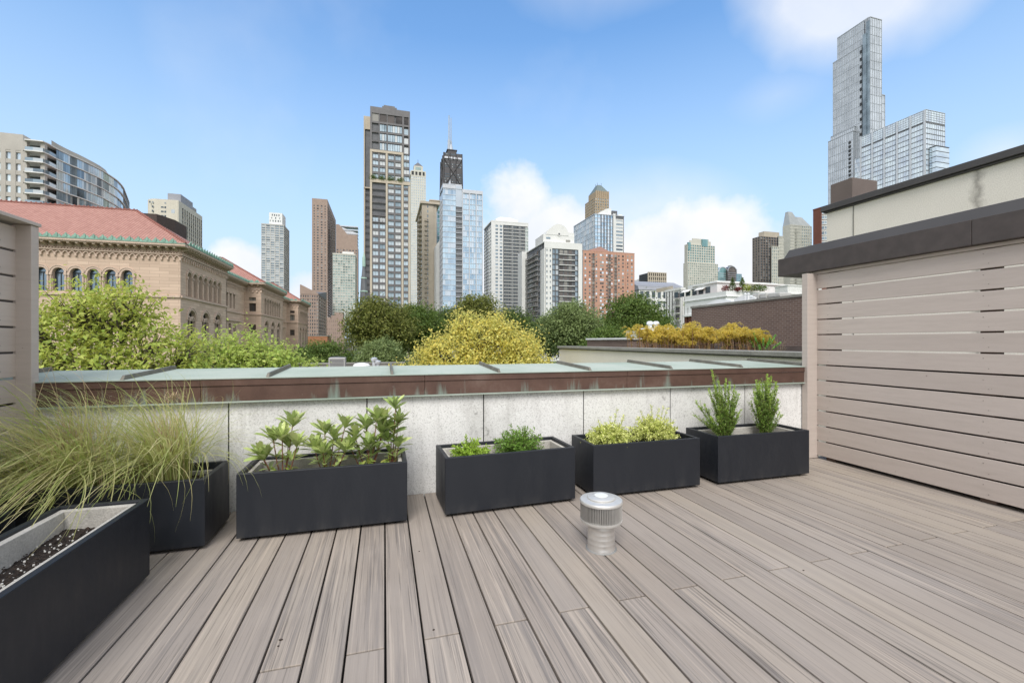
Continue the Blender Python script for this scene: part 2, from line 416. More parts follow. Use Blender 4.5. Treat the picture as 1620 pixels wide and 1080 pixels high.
def panel_mat():
    m, nt, b = newmat('aggregate'); v = coords(nt)
    n = noise(nt, v, 105, 4, .75); n2 = noise(nt, v, 2.2, 5, .65); n3 = noise(nt, v, 260, 2)
    col = ramp_out(nt, n, [(.34, (.42, .415, .40)), (.45, (.76, .755, .735)), (.62, (.85, .845, .83))])
    col = mixc(nt, ramp_out(nt, n3, [(.34, .6), (.40, 0.)]), col, (.30, .29, .28))
    mp = coords(nt, (9, 9, 1.0)); st = noise(nt, mp, 1, 5, .7)
    col = mixc(nt, ramp_out(nt, st, [(.52, 0.), (.72, .38)]), col, (.36, .345, .32))
    col = mixc(nt, ramp_out(nt, n2, [(.45, 0.), (.8, .42)]), col, (.38, .365, .34))
    blot = noise(nt, v, 14, 6, .8)
    col = mixc(nt, ramp_out(nt, math_(nt, 'MULTIPLY', blot, n2), [(.345, 0.), (.40, .55)]), col, (.16, .155, .145))
    nt.links.new(col, b.inputs['Base Color']); b.inputs['Roughness'].default_value = .9; bump(nt, b, n, .6, .003)
panel_mat()
def fascia_mat():
    m, nt, b = newmat('brown_copper'); v = coords(nt)
    n = noise(nt, v, 3, 6, .7); col = ramp_out(nt, n, [(.3, (.085, .047, .036)), (.55, (.135, .078, .06)), (.75, (.20, .135, .11))])
    g = nt.nodes.new('ShaderNodeNewGeometry'); s = nt.nodes.new('ShaderNodeSeparateXYZ'); nt.links.new(g.outputs['Position'], s.inputs[0])
    c = nt.nodes.new('ShaderNodeCombineXYZ'); nt.links.new(s.outputs[0], c.inputs[0]); nt.links.new(math_(nt, 'MULTIPLY', s.outputs[2], .12), c.inputs[2])
    d = noise(nt, c.outputs[0], 7.5, 2, .5); d2 = noise(nt, coords(nt, (34, 5, 3)), 1, 4, .7)
    hz = math_(nt, 'MULTIPLY', math_(nt, 'SUBTRACT', s.outputs[2], .77), .62)
    drip = ramp_out(nt, math_(nt, 'SUBTRACT', math_(nt, 'ADD', math_(nt, 'MULTIPLY', d, .66), math_(nt, 'MULTIPLY', d2, .34)), hz), [(.525, 0.), (.68, .85)])
    col = mixc(nt, drip, col, (.28, .38, .33))
    wh = noise(nt, v, 22, 5, .8); col = mixc(nt, ramp_out(nt, wh, [(.66, 0.), (.74, .6)]), col, (.36, .33, .31))
    nt.links.new(col, b.inputs['Base Color']); b.inputs['Roughness'].default_value = .5; b.inputs['Metallic'].default_value = .25
fascia_mat()
def cap_mat():
    m, nt, b = newmat('patina'); v = coords(nt)
    n = noise(nt, v, 1.6, 6, .6); col = ramp_out(nt, n, [(.3, (.31, .375, .32)), (.5, (.39, .445, .39)), (.72, (.455, .49, .44))])
    d = noise(nt, coords(nt, (26, 2, 2)), 1, 4, .7); col = mixc(nt, ramp_out(nt, d, [(.55, 0.), (.75, .45)]), col, (.30, .38, .335))
    w = noise(nt, v, 40, 4, .8); col = mixc(nt, ramp_out(nt, w, [(.64, 0.), (.74, .5)]), col, (.22, .24, .20))
    nt.links.new(col, b.inputs['Base Color']); b.inputs['Roughness'].default_value = .85; b.inputs['Specular IOR Level'].default_value = .15
cap_mat()
def planter_mat():
    m, nt, b = newmat('planter'); v = coords(nt); n = noise(nt, v, 420, 3, .6)
    col = ramp_out(nt, n, [(.35, (.0085, .011, .0165)), (.65, (.012, .015, .0215))])
    g = nt.nodes.new('ShaderNodeNewGeometry'); s = nt.nodes.new('ShaderNodeSeparateXYZ'); nt.links.new(g.outputs['Position'], s.inputs[0])
    low = ramp_out(nt, s.outputs[2], [(.02, .4), (.10, .06), (.4, .02)])
    d = noise(nt, coords(nt, (9, 9, 2.5)), 1, 6, .7)
    col = mixc(nt, math_(nt, 'MULTIPLY', ramp_out(nt, d, [(.45, 0.), (.75, 1.)]), low), col, (.085, .08, .075))
    nt.links.new(col, b.inputs['Base Color']); nt.links.new(ramp_out(nt, d, [(.3, .42), (.7, .62)]), b.inputs['Roughness']); bump(nt, b, n, .22, .0012)
planter_mat()
def fence_mat():
    m, nt, b = newmat('fence_paint'); v = coords(nt, (1, 1, 9)); n = noise(nt, v, 3.2, 6, .65); r = nt.nodes.new('ShaderNodeNewGeometry').outputs['Random Per Island']
    base = ramp_out(nt, r, [(0, (.455, .393, .352)), (.5, (.52, .452, .405)), (1, (.485, .42, .378))])
    col = mixc(nt, ramp_out(nt, n, [(.42, 0.), (.75, .45)]), base, (.385, .33, .29))
    k = noise(nt, coords(nt), 26, 3, .6); col = mixc(nt, ramp_out(nt, k, [(.73, 0.), (.77, .5)]), col, (.16, .12, .10))
    nt.links.new(col, b.inputs['Base Color']); b.inputs['Roughness'].default_value = .6
    bump(nt, b, noise(nt, coords(nt, (4, 4, 60)), 4, 5, .7), .3, .002)
fence_mat()
simple('fascia_dark', (.062, .050, .046), .62, .12, 1.2, bs=.05, fine=10)
simple('coping_dark', (.062, .058, .057), .6, .15, 1.5)
def stucco_mat():
    m, nt, b = newmat('stucco'); v = coords(nt)
    n = noise(nt, v, .8, 6, .6); col = ramp_out(nt, n, [(.3, (.74, .70, .62)), (.7, (.82, .78, .70))])
    n2 = noise(nt, v, 60, 3); col = mixc(nt, ramp_out(nt, n2, [(.4, .25), (.6, 0.)]), col, (.40, .36, .30))
    g = nt.nodes.new('ShaderNodeNewGeometry'); s = nt.nodes.new('ShaderNodeSeparateXYZ'); nt.links.new(g.outputs['Position'], s.inputs[0])
    wob = noise(nt, v, 5, 4, .7)
    y = math_(nt, 'ADD', s.outputs[1], math_(nt, 'MULTIPLY', math_(nt, 'SUBTRACT', wob, .5), .25))
    st = math_(nt, 'ABSOLUTE', math_(nt, 'SUBTRACT', y, 5.15))
    col = mixc(nt, ramp_out(nt, st, [(.0, .6), (.05, .3), (.12, 0.)]), col, (.12, .105, .09))
    nt.links.new(col, b.inputs['Base Color']); b.inputs['Roughness'].default_value = .9; bump(nt, b, n2, .4, .004)
stucco_mat()
simple('coping_stone', (.25, .245, .22), .85, .25, 2, bs=.3, fine=20)
simple('liner', (.47, .45, .41), .9, .18, 9, bs=.6, bd=.004, fine=14)
def soil_mat():
    m, nt, b = newmat('soil'); v = coords(nt); n = noise(nt, v, 60, 6, .7)
    col = ramp_out(nt, n, [(.35, (.008, .006, .005)), (.6, (.04, .027, .02)), (.75, (.10, .065, .045))])
    vo = N(nt, 'ShaderNodeTexVoronoi'); vo.inputs['Scale'].default_value = 75; nt.links.new(v, vo.inputs['Vector'])
    nm = noise(nt, v, 22, 2)
    k = math_(nt, 'MULTIPLY', math_(nt, 'LESS_THAN', vo.outputs['Distance'], .2), math_(nt, 'GREATER_THAN', nm, .52))
    col = mixc(nt, k, col, (.62, .60, .57)); nt.links.new(col, b.inputs['Base Color']); b.inputs['Roughness'].default_value = .95; bump(nt, b, n, 1, .012)
soil_mat()
simple('rubber', (.012, .012, .012), .8)
simple('joist', (.006, .006, .006), .95)
simple('aluminium', (.66, .65, .63), .34, .06, 20, metal=.75)
simple('alu_light', (.64, .635, .61), .5, .05, 20, metal=.55)
simple('disc_white', (.74, .76, .76), .4, .03, 20, metal=.1)
leafmat('grass_blade', [(.42, .34, .20), (.28, .33, .10), (.20, .27, .08), (.62, .54, .34), (.27, .32, .10), (.54, .47, .27), (.36, .39, .14)], .4, gain=1.3)
leafmat('rhodo', [(.09, .14, .035), (.15, .21, .055), (.22, .29, .09), (.40, .44, .18)], .15, .35)
leafmat('rhodo_low', [(.14, .22, .04), (.22, .32, .06), (.30, .40, .10), (.36, .33, .10)], .3, .45)
leafmat('azalea', [(.06, .12, .02), (.10, .18, .03), (.15, .25, .05)], .25, .4)
leafmat('azalea_bright', [(.12, .21, .02), (.19, .30, .035), (.27, .38, .06)], .3, .4)
leafmat('euonymus', [(.24, .28, .06), (.44, .46, .15), (.55, .55, .24), (.30, .36, .07)], .25, .45)
leafmat('holly', [(.055, .11, .022), (.10, .17, .03), (.16, .24, .045)], .25, .4)
leafmat('holly_tip', [(.18, .28, .05), (.28, .38, .09), (.22, .32, .05)], .3, .4)
simple('stem_red', (.20, .085, .05), .7, .2, 20)
simple('stem_green', (.17, .20, .07), .7, .2, 20)
simple('stem_brown', (.13, .085, .05), .8, .2, 20)
simple('straw', (.45, .34, .20), .8, .2, 20)
# ================================================================ deck
PW, GAP = .1457, .0088
YB = 3.485
dk = MB()
for i in range(-17, 30):
    x0 = i*PW+GAP/2+.004; x1 = x0+PW-GAP
    js = [1.772+.038*i*.1457*.6] if i % 2 else ([-.62] if i % 4 else [-.95])
    cuts = [-2.6]+sorted(js)+[YB]
    for a, b_ in zip(cuts, cuts[1:]):
        dk.box(x0, x1, a+.0042, b_-.0042, -.025, 0)
deck = dk.build('deck', 'decking', bevel=.0025); tag(deck, 'grey brown composite decking boards', None, kind='structure')
sb = MB(); sb.box(-2.5, 4.4, -2.6, 3.49, -.3, -.03)
tag(sb.build('deck_base', 'joist'), 'dark base below the decking', None, kind='structure')
# ================================================================ parapet wall
PY = 3.50; XL, XR = -2.62, 4.14
pw = thing('parapet_wall', 'speckled concrete parapet wall with brown copper fascia and pale green seamed cap behind the planters', 'wall', (0, PY, 0))
xs = [-1.928, -1.043, -.126, .775, 1.662, 2.537, 3.383]; xs = [XL]+xs+[XR]
for a, b_ in zip(xs, xs[1:]):
    mb = MB(); mb.box(a+.0042, b_-.0042, PY, PY+.06, -.29, .80); mb.build('concrete_panel', 'aggregate', pw, bevel=.002)
mb = MB(); mb.box(XL, XR, PY+.008, PY+.7, -.3, .80); mb.build('wall_core', 'joist', pw)
mb = MB()
fx = [XL, -1.85, .62-.9, 2.02, 2.9, XR]
fx = [XL, -1.2, .30, 2.065, XR]
for k, (a, b_) in enumerate(zip(fx, fx[1:])):
    o_ = .0015*(k % 2)
    mb.box(a+.001, b_-.001, PY-.035-o_, PY-.02, .768, .872)
    mb.box(a+.001, b_-.001, PY-.042-o_, PY-.02, .874, .922)
mb.build('fascia', 'brown_copper', pw, bevel=.002)
mb = MB(); mb.box(XL, XR, PY-.046, PY-.006, .757, .767); mb.build('drip_edge', 'patina', pw)
CY0, CY1, CZ0, CZ1 = PY-.05, 4.23, .928, .955
mb = MB()
rx = [-2.45, -1.642, -.79, .057, .896, 1.71, 2.527, 3.317, 4.12]
for a, b_ in zip([XL]+rx, rx+[XR]):
    if b_-a < .03: continue
    mb.hexa([(a, CY0, CZ0-.006), (b_, CY0, CZ0-.006), (b_, CY1, CZ1-.006), (a, CY1, CZ1-.006), (a, CY0, CZ0), (b_, CY0, CZ0), (b_, CY1, CZ1), (a, CY1, CZ1)])
mb.build('cap_sheet', 'patina', pw)
for x in rx:
    mb = MB(); h = .030; w = .011
    mb.hexa([(x-w, CY0+.006, CZ0-.002), (x+w, CY0+.006, CZ0-.002), (x+w, CY1, CZ1-.002), (x-w, CY1, CZ1-.002), (x-w*.7, CY0+.035, CZ0+h), (x+w*.7, CY0+.035, CZ0+h), (x+w*.7, CY1-.01, CZ1+h), (x-w*.7, CY1-.01, CZ1+h)])
    mb.build('standing_seam', 'seam_copper' if 'seam_copper' in MATS else simple('seam_copper', (.16, .15, .125), .55, .3, 9, metal=.2).name, pw, bevel=.002)
mb = MB(); mb.box(XL, XR, CY1-.02, CY1+.0, .60, CZ1-.01); mb.build('rear_flashing', 'brown_copper', pw)
# ================================================================ fences
def fence(name, label, x, sgn, post_x, top, n, pitch, z0):
    f = thing(name, label, 'fence', (x, PY-.05, 0))
    mb = MB(); g = .0135
    for k in range(n):
        a = z0+k*pitch; mb.box(min(x, x+sgn*.022), max(x, x+sgn*.022), -2.6, PY-.016, a+g/2, a+pitch-g/2)
    mb.build('slat_panel', 'fence_paint', f, bevel=.0025)
    mb = MB(); mb.box(min(post_x), max(post_x), PY-.075, PY-.012, .005, top); mb.build('post', 'fence_paint', f, bevel=.003)
    for y in (3.30, 2.12, .85, -.4, -1.7):
        mb = MB(); a = x+sgn*.026; mb.box(min(a, a+sgn*.085), max(a, a+sgn*.085), y-.045, y+.045, .0, top-.02); mb.build('post', 'fence_back', f)
    s0 = None
    for k in range(n):
        for y in (3.29, 3.31, 2.105, 2.135):
            z = z0+(k+.5)*pitch+(.035 if y in (3.29, 2.135) else -.035)+random.uniform(-.004, .004)
            if s0 is None: mb = MB(); mb.tube([(x-sgn*.0012, y, z), (x+sgn*.002, y, z)], .0036, 8); s0 = mb.build('screw', 'screw_steel' if 'screw_steel' in MATS else simple('screw_steel', (.30, .26, .23), .4, .3, 90, metal=.4).name, f); p0 = (y, z); continue
            o = s0.copy(); COL.objects.link(o); o.parent = f; o.location = (0, y-p0[0], z-p0[1])
    return f
simple('fence_back', (.10, .065, .05), .8, .2, 4)
fr = fence('slatted_fence', 'tall taupe horizontal slat fence under the dark roof edge beside the cream wall', 4.207, 1, (4.085, 4.229), 1.864, 12, .1525, .028)
mb = MB(); mb.box(4.20, 4.32, -2.6, PY-.016, 1.8595, 1.885); mb.build('top_rail', 'fence_paint', fr)
fl = fence('slatted_fence', 'taupe horizontal slat fence at the end of the deck behind the arching grasses', -2.16, -1, (-2.175, -2.085), 1.895, 12, .1545, .030)
mb = MB(); mb.box(-2.26, -2.075, -2.6, PY-.006, 1.897, 1.918); mb.build('top_rail', 'fence_paint', fl, bevel=.002)
for nm, lab, xa, xb, za in (('roof_upstand', 'dark brown low roof upstand behind the tall slat fence under the roof edge', 4.36, 4.60, .955), ('screen_wall', 'dark brown screen wall showing through the gaps of the fence by the grasses', -2.62, -2.40, 1.87)):
    mb = MB(); mb.box(xa, xb, -2.6, PY-.05, -.3, za); mb.box(xa-.02, xb+.02, -2.6, PY-.051, za+.001, za+.02); mb.box(xa, xb, PY-.05, PY+.44, 1.0, za) if xa < 0 else None; tag(mb.build(nm, 'dark_brown' if 'dark_brown' in MATS else simple('dark_brown', (.045, .033, .027), .8, .2, 3).name), lab, 'wall')
# ================================================================ roof edge over the fence and the stucco wall behind
re_ = thing('roof_canopy', 'dark brown metal roof edge running above the taupe slat fence', 'roof', (4.6, 2, 1.87))
mb = MB()
for a, b_ in ((-2.6, .15), (.15, 2.17), (2.17, 3.83)): mb.box(4.145, 5.3, a+.0015, b_-.0015, 1.887, 2.075)
mb.build('fascia', 'fascia_dark', re_, bevel=.003)
mb = MB(); mb.hexa([(4.19, -2.6, 2.078), (5.25, -2.6, 2.078), (5.25, 3.80, 2.078), (4.19, 3.80, 2.078), (4.235, -2.6, 2.172), (5.2, -2.6, 2.172), (5.2, 3.77, 2.172), (4.235, 3.77, 2.172)])
mb.build('upper_flashing', 'coping_dark', re_, bevel=.004)
mb = MB(); mb.box(4.35, 5.2, 3.0, 3.70, 1.868, 1.8865); mb.build('soffit', 'fence_paint', re_)
sx = 10.; sy1 = 7.89
st_ = thing('stucco_building', 'cream stucco wall with dark coping and a vertical dirt streak rising behind the roof edge', 'building', (13, 2, GZ))
mb = MB(); mb.box(sx, 22, -12, sy1, GZ, 4.19)
mb.build('wall', 'stucco', st_)
mb = MB(); mb.box(sx-.012, sx, sy1-.62, sy1-.60, 1, 4.19); mb.build('expansion_joint', 'coping_stone', st_)
mb = MB(); mb.box(sx-.05, 22.05, -12.05, sy1+.05, 4.19, 4.225); mb.box(sx-.09, 22.1, -12.1, sy1+.09, 4.227, 4.36)
mb.build('coping', 'coping_dark', st_, bevel=.01)
hx = 10.25; hy = hx/q(1348.6)
mb = MB(); mb.box(hx, hy*q(1388), hy, hx/q(1314), 4.362, 4.92); mb.build('roof_hatch', simple('hatch_brown', (.13, .10, .085), .6, .1, 2).name, st_, bevel=.01)
# lower stucco parapet with stone coping
lw = thing('low_stucco_wall', 'low cream stucco parapet with grey stone coping running back past the standing seam cap', 'wall', (6.6, 9, GZ))
mb = MB(); mb.box(6.52, 6.9, 1.5, 15.9, GZ, .90); mb.build('wall', 'stucco', lw)
mb = MB(); yy = [1.5, 4.2, 6.55, 9.0, 12.2, 15.95]
for a, b_ in zip(yy, yy[1:]): mb.box(6.44, 7.0, a+.004, b_-.004, .925, 1.005)
mb.build('coping', 'coping_stone', lw, bevel=.008)
mb = MB(); mb.box(6.47, 6.95, 1.5, 15.93, .90, .924); mb.build('flashing', 'coping_dark', lw)
# ================================================================ planters
def planter(label, x0, x1, y0, y1, h=.405, z0=.022, soilz=.30, th=.028, liner=.025, ldrop=.045, rot=0):
    p = thing('planter_box', label, 'planter', ((x0+x1)/2, (y0+y1)/2, 0), 'black rectangular planter boxes along the parapet and the fence')
    cx, cy = (x0+x1)/2, (y0+y1)/2; w, d = (x1-x0)/2, (y1-y0)/2; zt = z0+h
    mb = MB(); O = [(cx-w, cy-d), (cx+w, cy-d), (cx+w, cy+d), (cx-w, cy+d)]; I = [(cx-w+th, cy-d+th), (cx+w-th, cy-d+th), (cx+w-th, cy+d-th), (cx-w+th, cy+d-th)]
    i = 0; mb.v = [(*o, z0) for o in O]+[(*o, zt) for o in O]+[(*o, zt) for o in I]+[(*o, soilz-.12) for o in I]
    mb.f = [(3, 2, 1, 0)]+[(k, (k+1) % 4, 4+(k+1) % 4, 4+k) for k in range(4)]+[(4+k, 4+(k+1) % 4, 8+(k+1) % 4, 8+k) for k in range(4)]+[(8+k, 8+(k+1) % 4, 12+(k+1) % 4, 12+k) for k in range(4)]+[(12, 13, 14, 15)]
    mb.m = [0]*len(mb.f); mb.build('shell', 'planter', p, bevel=.0035)
    if liner:
        mb = MB(); a0, a1, b0, b1 = cx-w+th+.001, cx+w-th-.001, cy-d+th+.001, cy+d-th-.001; t = liner; zl = zt-ldrop; zb = soilz-.1
        mb.box(a0, a1, b1-t, b1, zb, zl); mb.box(a0, a1, b0, b0+t, zb, zl); mb.box(a0, a0+t, b0+t+.001, b1-t-.001, zb, zl-.001); mb.box(a1-t, a1, b0+t+.001, b1-t-.001, zb, zl-.001)
        mb.build('liner', 'liner', p, bevel=.003)
    # soil: an uneven bed
    nx, ny = 60, 26; mb = MB(); a0, a1, b0, b1 = cx-w+th+.002, cx+w-th-.002, cy-d+th+.002, cy+d-th-.002
    ln = nx if (x1-x0) > (y1-y0) else ny; wn = ny if ln == nx else nx
    g = RNG.normal(size=(ln+1, wn+1))*.004
    ph = random.random()*6
    for a in range(ln+1):
        for b_ in range(wn+1):
            x = a0+(a1-a0)*a/ln; y = b0+(b1-b0)*b_/wn
            mb.v.append((x, y, soilz+g[a, b_]+.012*math.sin(x*7+ph)*math.cos(y*5+ph)))
    for a in range(ln):
        for b_ in range(wn): k = a*(wn+1)+b_; mb.f.append((k, k+wn+1, k+wn+2, k+1)); mb.m.append(0)
    mb.build('soil', 'soil', p, smooth=False)
    for fx_, fy_ in ((cx-w+.06, cy-d+.06), (cx+w-.06, cy-d+.06), (cx-w+.06, cy+d-.06), (cx+w-.06, cy+d-.06)):
        mb = MB(); mb.tube([(fx_, fy_, .0005), (fx_, fy_, z0-.0005)], .022, 12); mb.build('foot', 'rubber', p)
    return p
HH = .379
P0 = planter('long black planter beside the fence with bare dark soil and white perlite, nearest the camera', -1.492, -1.122, 1.62, 2.612, h=HH, soilz=.295, ldrop=.012, liner=.03)
P6 = planter('black planter against the slat fence, half cut off behind the bare soil planter', -2.02, -1.64, 1.60, 2.60, h=HH, soilz=.30)
P1 = planter('black planter in the corner holding the arching grasses', -1.955, -.978, 2.885, 3.30, h=HH, soilz=.325)
P2 = planter('black planter holding four whorled broad-leaved shrubs', -.835, .143, 2.932, 3.345, h=HH, soilz=.275, ldrop=.02)
P3 = planter('black planter holding two small round green shrubs', .382, 1.346, 2.972, 3.375, h=HH, soilz=.29, ldrop=.022)
P3.rotation_euler = (0, 0, .045)
P4 = planter('black planter filled with yellow green variegated groundcover shrubs', 1.503, 2.452, 2.997, 3.40, h=HH, soilz=.345, liner=0)
P5 = planter('black planter holding two upright evergreen shrubs, farthest along the parapet', 2.626, 3.592, 2.995, 3.40, h=HH, soilz=.31, ldrop=.022)
# pebbles of soil crumbs in the bare planter
mb = MB()
for i in range(420):
    x = random.uniform(-1.43, -1.18); y = random.uniform(1.70, 2.55); r = random.uniform(.002, .0048); z = .297+random.random()*.006
    pts = [(x+r*random.uniform(.7, 1)*math.cos(a), y+r*random.uniform(.7, 1)*math.sin(a)) for a in (0, 1.2, 2.4, 3.7, 5)]
    mb.prism(pts, z-r*.5, z+r*.8, 0 if random.random() < .7 else 1)
simple('perlite', (.68, .66, .62), .9); simple('crumb', (.035, .024, .018), .95, .4, 80)
mb.build('soil_crumb', ['crumb', 'perlite'], P0)['kind'] = 'stuff'
# ---------------------------------------------------------------- grasses
def ribbon(V, Fc, root, az, el, L, w, g, lean, seg=9):
    d = Vector((math.cos(az)*math.cos(el), math.sin(az)*math.cos(el), math.sin(el))); p = Vector(root); ds = L/seg
    s = d.cross(Vector((0, 0, 1)));
    s = s.normalized() if s.length > .01 else Vector((1, 0, 0))
    i0 = len(V)
    for k in range(seg+1):
        ww = w*(1-(k/seg)**2.2)*.5+.0003
        V.append(tuple(p-s*ww)); V.append(tuple(p+s*ww)); 
        d = (d+Vector((lean[0], lean[1], -g))*ds*(.5+1.8*k/seg)).normalized(); p = p+d*ds
        if p.z < .46 and p.y > 2.90 and p.x < -.95: p.z = .46
        if p.z < .03: p.z = .03
        if p.x < -2.145: p.x = -2.145+random.random()*.02
        if p.y > 3.44: p.y = 3.44-random.random()*.02
    for k in range(seg): a = i0+2*k; Fc.append((a, a+1, a+3, a+2))
    return p, d
def meshvf(name, V, Fc, mat, parent):
    mb = MB(); mb.v = V; mb.f = Fc; mb.m = [0]*len(Fc); return mb.build(name, mat, parent)
def grass(label, cx, cy, n, lean, spread, Lr, el=(55, 88), extra=0, g=1.5):
    t = thing('ornamental_grass', label, 'grass', (cx, cy, .325), 'arching ornamental grasses in the corner planter')
    V, Fc = [], []
    for i in range(n):
        r = abs(random.gauss(0, spread)); a = random.random()*6.283
        root = (cx+r*math.cos(a), cy+r*math.sin(a)*.7, .33)
        tall = random.random() < .16; az = a+random.gauss(0, .7); L = random.uniform(*Lr)*(1 if tall else .86)
        ribbon(V, Fc, root, az, math.radians(random.uniform(68, 88) if tall else random.uniform(*el)), L, random.uniform(.0034, .0072), random.gauss(g*(.7 if tall else 1.15), .4), (lean[0]+random.gauss(0, .5), lean[1]+random.gauss(0, .4)), 10)
    meshvf('foliage', V, Fc, 'grass_blade', t)
    V, Fc = [], []
    for i in range(extra):   # dry stalks that stand up
        r = abs(random.gauss(0, spread)); a = random.random()*6.283
        root = (cx+r*math.cos(a), cy+r*math.sin(a)*.6, .33)
        ribbon(V, Fc, root, random.random()*6.28, math.radians(random.uniform(66, 89)), random.uniform(.22, .44), .0022, .6, (random.gauss(0, .5), 0), 7)
    if extra: meshvf('dry_stalk', V, Fc, 'straw', t)['kind'] = 'stuff'
    return t
g1 = grass('large mound of green and tan arching grass spilling over the corner planter towards the fence', -1.72, 3.06, 900, (-.95, -1.3), .14, (.45, 1.0), (22, 72), 240, 2.1)
g2 = grass('second tuft of arching grass with a pale curled seed head, beside the larger mound', -1.26, 3.10, 480, (-.75, -.7), .08, (.4, .82), (28, 78), 150, 1.9)
g3 = grass('sparse brown grass clump low behind the bare soil planter', -1.84, 2.55-.2, 150, (-.1, -.2), .08, (.25, .5), (45, 85), 0, 2.0) if False else None
V, Fc = [], []
for k in range(7):   # long seed stalks of the big mound
    ribbon(V, Fc, (-1.75+random.gauss(0, .1), 3.08, .33), random.uniform(1.2, 3.6), math.radians(random.uniform(74, 88)), random.uniform(.62, .8), .003, .45, (random.gauss(-.2, .4), -.1), 12)
meshvf('seed_stalk', V, Fc, 'straw', g1)['kind'] = 'stuff'
V, Fc = [], []
for k in range(70):   # curled seed head
    a = random.random()*6.28
    ribbon(V, Fc, (-1.21+random.gauss(0, .012), 3.08+random.gauss(0, .012), .845+random.gauss(0, .012)), a, random.uniform(-.3, 1.2), random.uniform(.04, .085), .0022, 16, (0, 0), 7)
V2, F2 = [], []; ribbon(V2, F2, (-1.25, 3.1, .33), .4, 1.5, .53, .003, .15, (0, 0), 8)
k0 = len(V); V += V2; Fc += [tuple(x+k0 for x in f) for f in F2]
meshvf('seed_head', V, Fc, 'straw', g2)
# ---------------------------------------------------------------- whorled shrubs
def whorl(Ps, Ds, Ls, Ws, c, ax, n, L, w, open_):
    ax = Vector(ax).normalized(); u = ax.cross(Vector((.3, .9, .1))).normalized(); v = ax.cross(u); ph = random.random()*6
    for k in range(n):
        a = ph+k*2.4; o = open_*random.uniform(.55, 1.15)
        d = (ax*math.cos(o)+(u*math.cos(a)+v*math.sin(a))*math.sin(o)).normalized()
        Ps.append(tuple(Vector(c)-ax*.006*k*.4)); Ds.append(tuple(d)); l = L*random.uniform(.7, 1.15); Ls.append(l); Ws.append(w*l/L)
def leafdetail(name, Ps, Ds, Ls, Ws, mat, parent, curl=.12):
    """lance shaped leaves: three segments either side of the midrib, bending down at the tip"""
    V, Fc = [], []
    for p, d, L, W in zip(Ps, Ds, Ls, Ws):
        p = Vector(p); d = Vector(d).normalized(); s = d.cross(Vector((0, 0, 1))); s = s.normalized() if s.length > .05 else Vector((1, 0, 0)); s = (s+Vector((0, 0, random.uniform(-.35, .35)))).normalized(); u = s.cross(d)
        i = len(V); prof = [(0, .08), (.25, .62), (.55, 1), (.82, .75), (1, .04)]
        for t, w in prof:
            c = p+d*L*t-Vector((0, 0, 1))*curl*L*t*t; e = s*W*.5*w; f = u*W*.16*w
            V += [tuple(c-e+f), tuple(c), tuple(c+e+f)]
        for k in range(4):
            a = i+3*k; Fc += [(a, a+1, a+4, a+3), (a+1, a+2, a+5, a+4)]
    o = meshvf(name, V, Fc, mat, parent)
    o.data.polygons.foreach_set('use_smooth', [True]*len(Fc)); return o
def rhodo(label, x, y, stems):
    t = thing('broadleaf_shrub', label, 'shrub', (x, y, .33), 'whorled broad-leaved shrubs in one black planter')
    mb = MB(); Ps, Ds, Ls, Ws = [], [], [], []; low = ([], [], [], [])
    for (dx, dy, h, two) in stems:
        b = Vector((x, y, .27)); e = Vector((x+dx, y+dy, .33+h)); m_ = b.lerp(e, .5)+Vector((dx*.1, dy*.1, -.01))
        mb.tube([b, m_, e], [.0045, .0038, .003], 6)
        ax = (e-m_).normalized()+Vector((0, 0, .4))
        whorl(Ps, Ds, Ls, Ws, e, ax, random.randint(11, 14), .125, .040, .98)
        whorl(Ps, Ds, Ls, Ws, e+Vector(ax).normalized()*.012, ax, 4, .085, .024, .45)
        if two: whorl(Ps, Ds, Ls, Ws, b.lerp(e, .62), ax, random.randint(6, 8), .105, .030, 1.25)
    for k in range(6):
        c = Vector((x+random.gauss(0, .03), y+random.gauss(0, .03), .31+random.random()*.06)); whorl(*low, c, (random.gauss(0, .5), random.gauss(0, .5), 1), 9, .06, .021, 1.15)
    mb.build('stem', 'stem_red', t, smooth=True)
    leafdetail('foliage', Ps, Ds, Ls, Ws, 'rhodo', t); leafdetail('new_foliage', *low, 'rhodo_low', t, .25)
rhodo('sprawling broad-leaved shrub with a dark bud spike, nearest the grasses', -.62, 3.10, [(-.13, .0, .15, 0), (-.06, .02, .23, 1), (.0, -.02, .25, 0), (.05, .04, .32, 1), (.09, -.03, .2, 1), (-.1, -.05, .13, 1), (.02, .06, .18, 1)])
rhodo('bushy dark green broad-leaved shrub second from the grasses', -.36, 3.12, [(-.08, .0, .16, 1), (-.02, .03, .26, 1), (.04, .0, .22, 1), (.11, .02, .29, 1), (.12, -.04, .14, 1), (-.02, -.05, .14, 1)])
rhodo('dense broad-leaved shrub with drooping bright whorls, third from the grasses', -.10, 3.14, [(-.09, .0, .22, 1), (-.02, .04, .27, 1), (.05, -.02, .33, 1), (.10, .03, .32, 1), (.0, -.05, .15, 1), (-.12, -.02, .15, 1), (.09, 0, .24, 1)])
rhodo('narrow broad-leaved shrub with stacked whorls on a dark stalk, nearest the white seal vent', .045, 3.16, [(.03, .0, .40, 1), (.05, .02, .30, 1), (-.02, .0, .18, 1), (.05, -.03, .14, 1), (.0, .02, .24, 0)])
mb = MB(); mb.tube([(-.60, 3.05, .55), (-.60, 3.05, .60), (-.598, 3.05, .645)], [.004, .009, .002], 7)
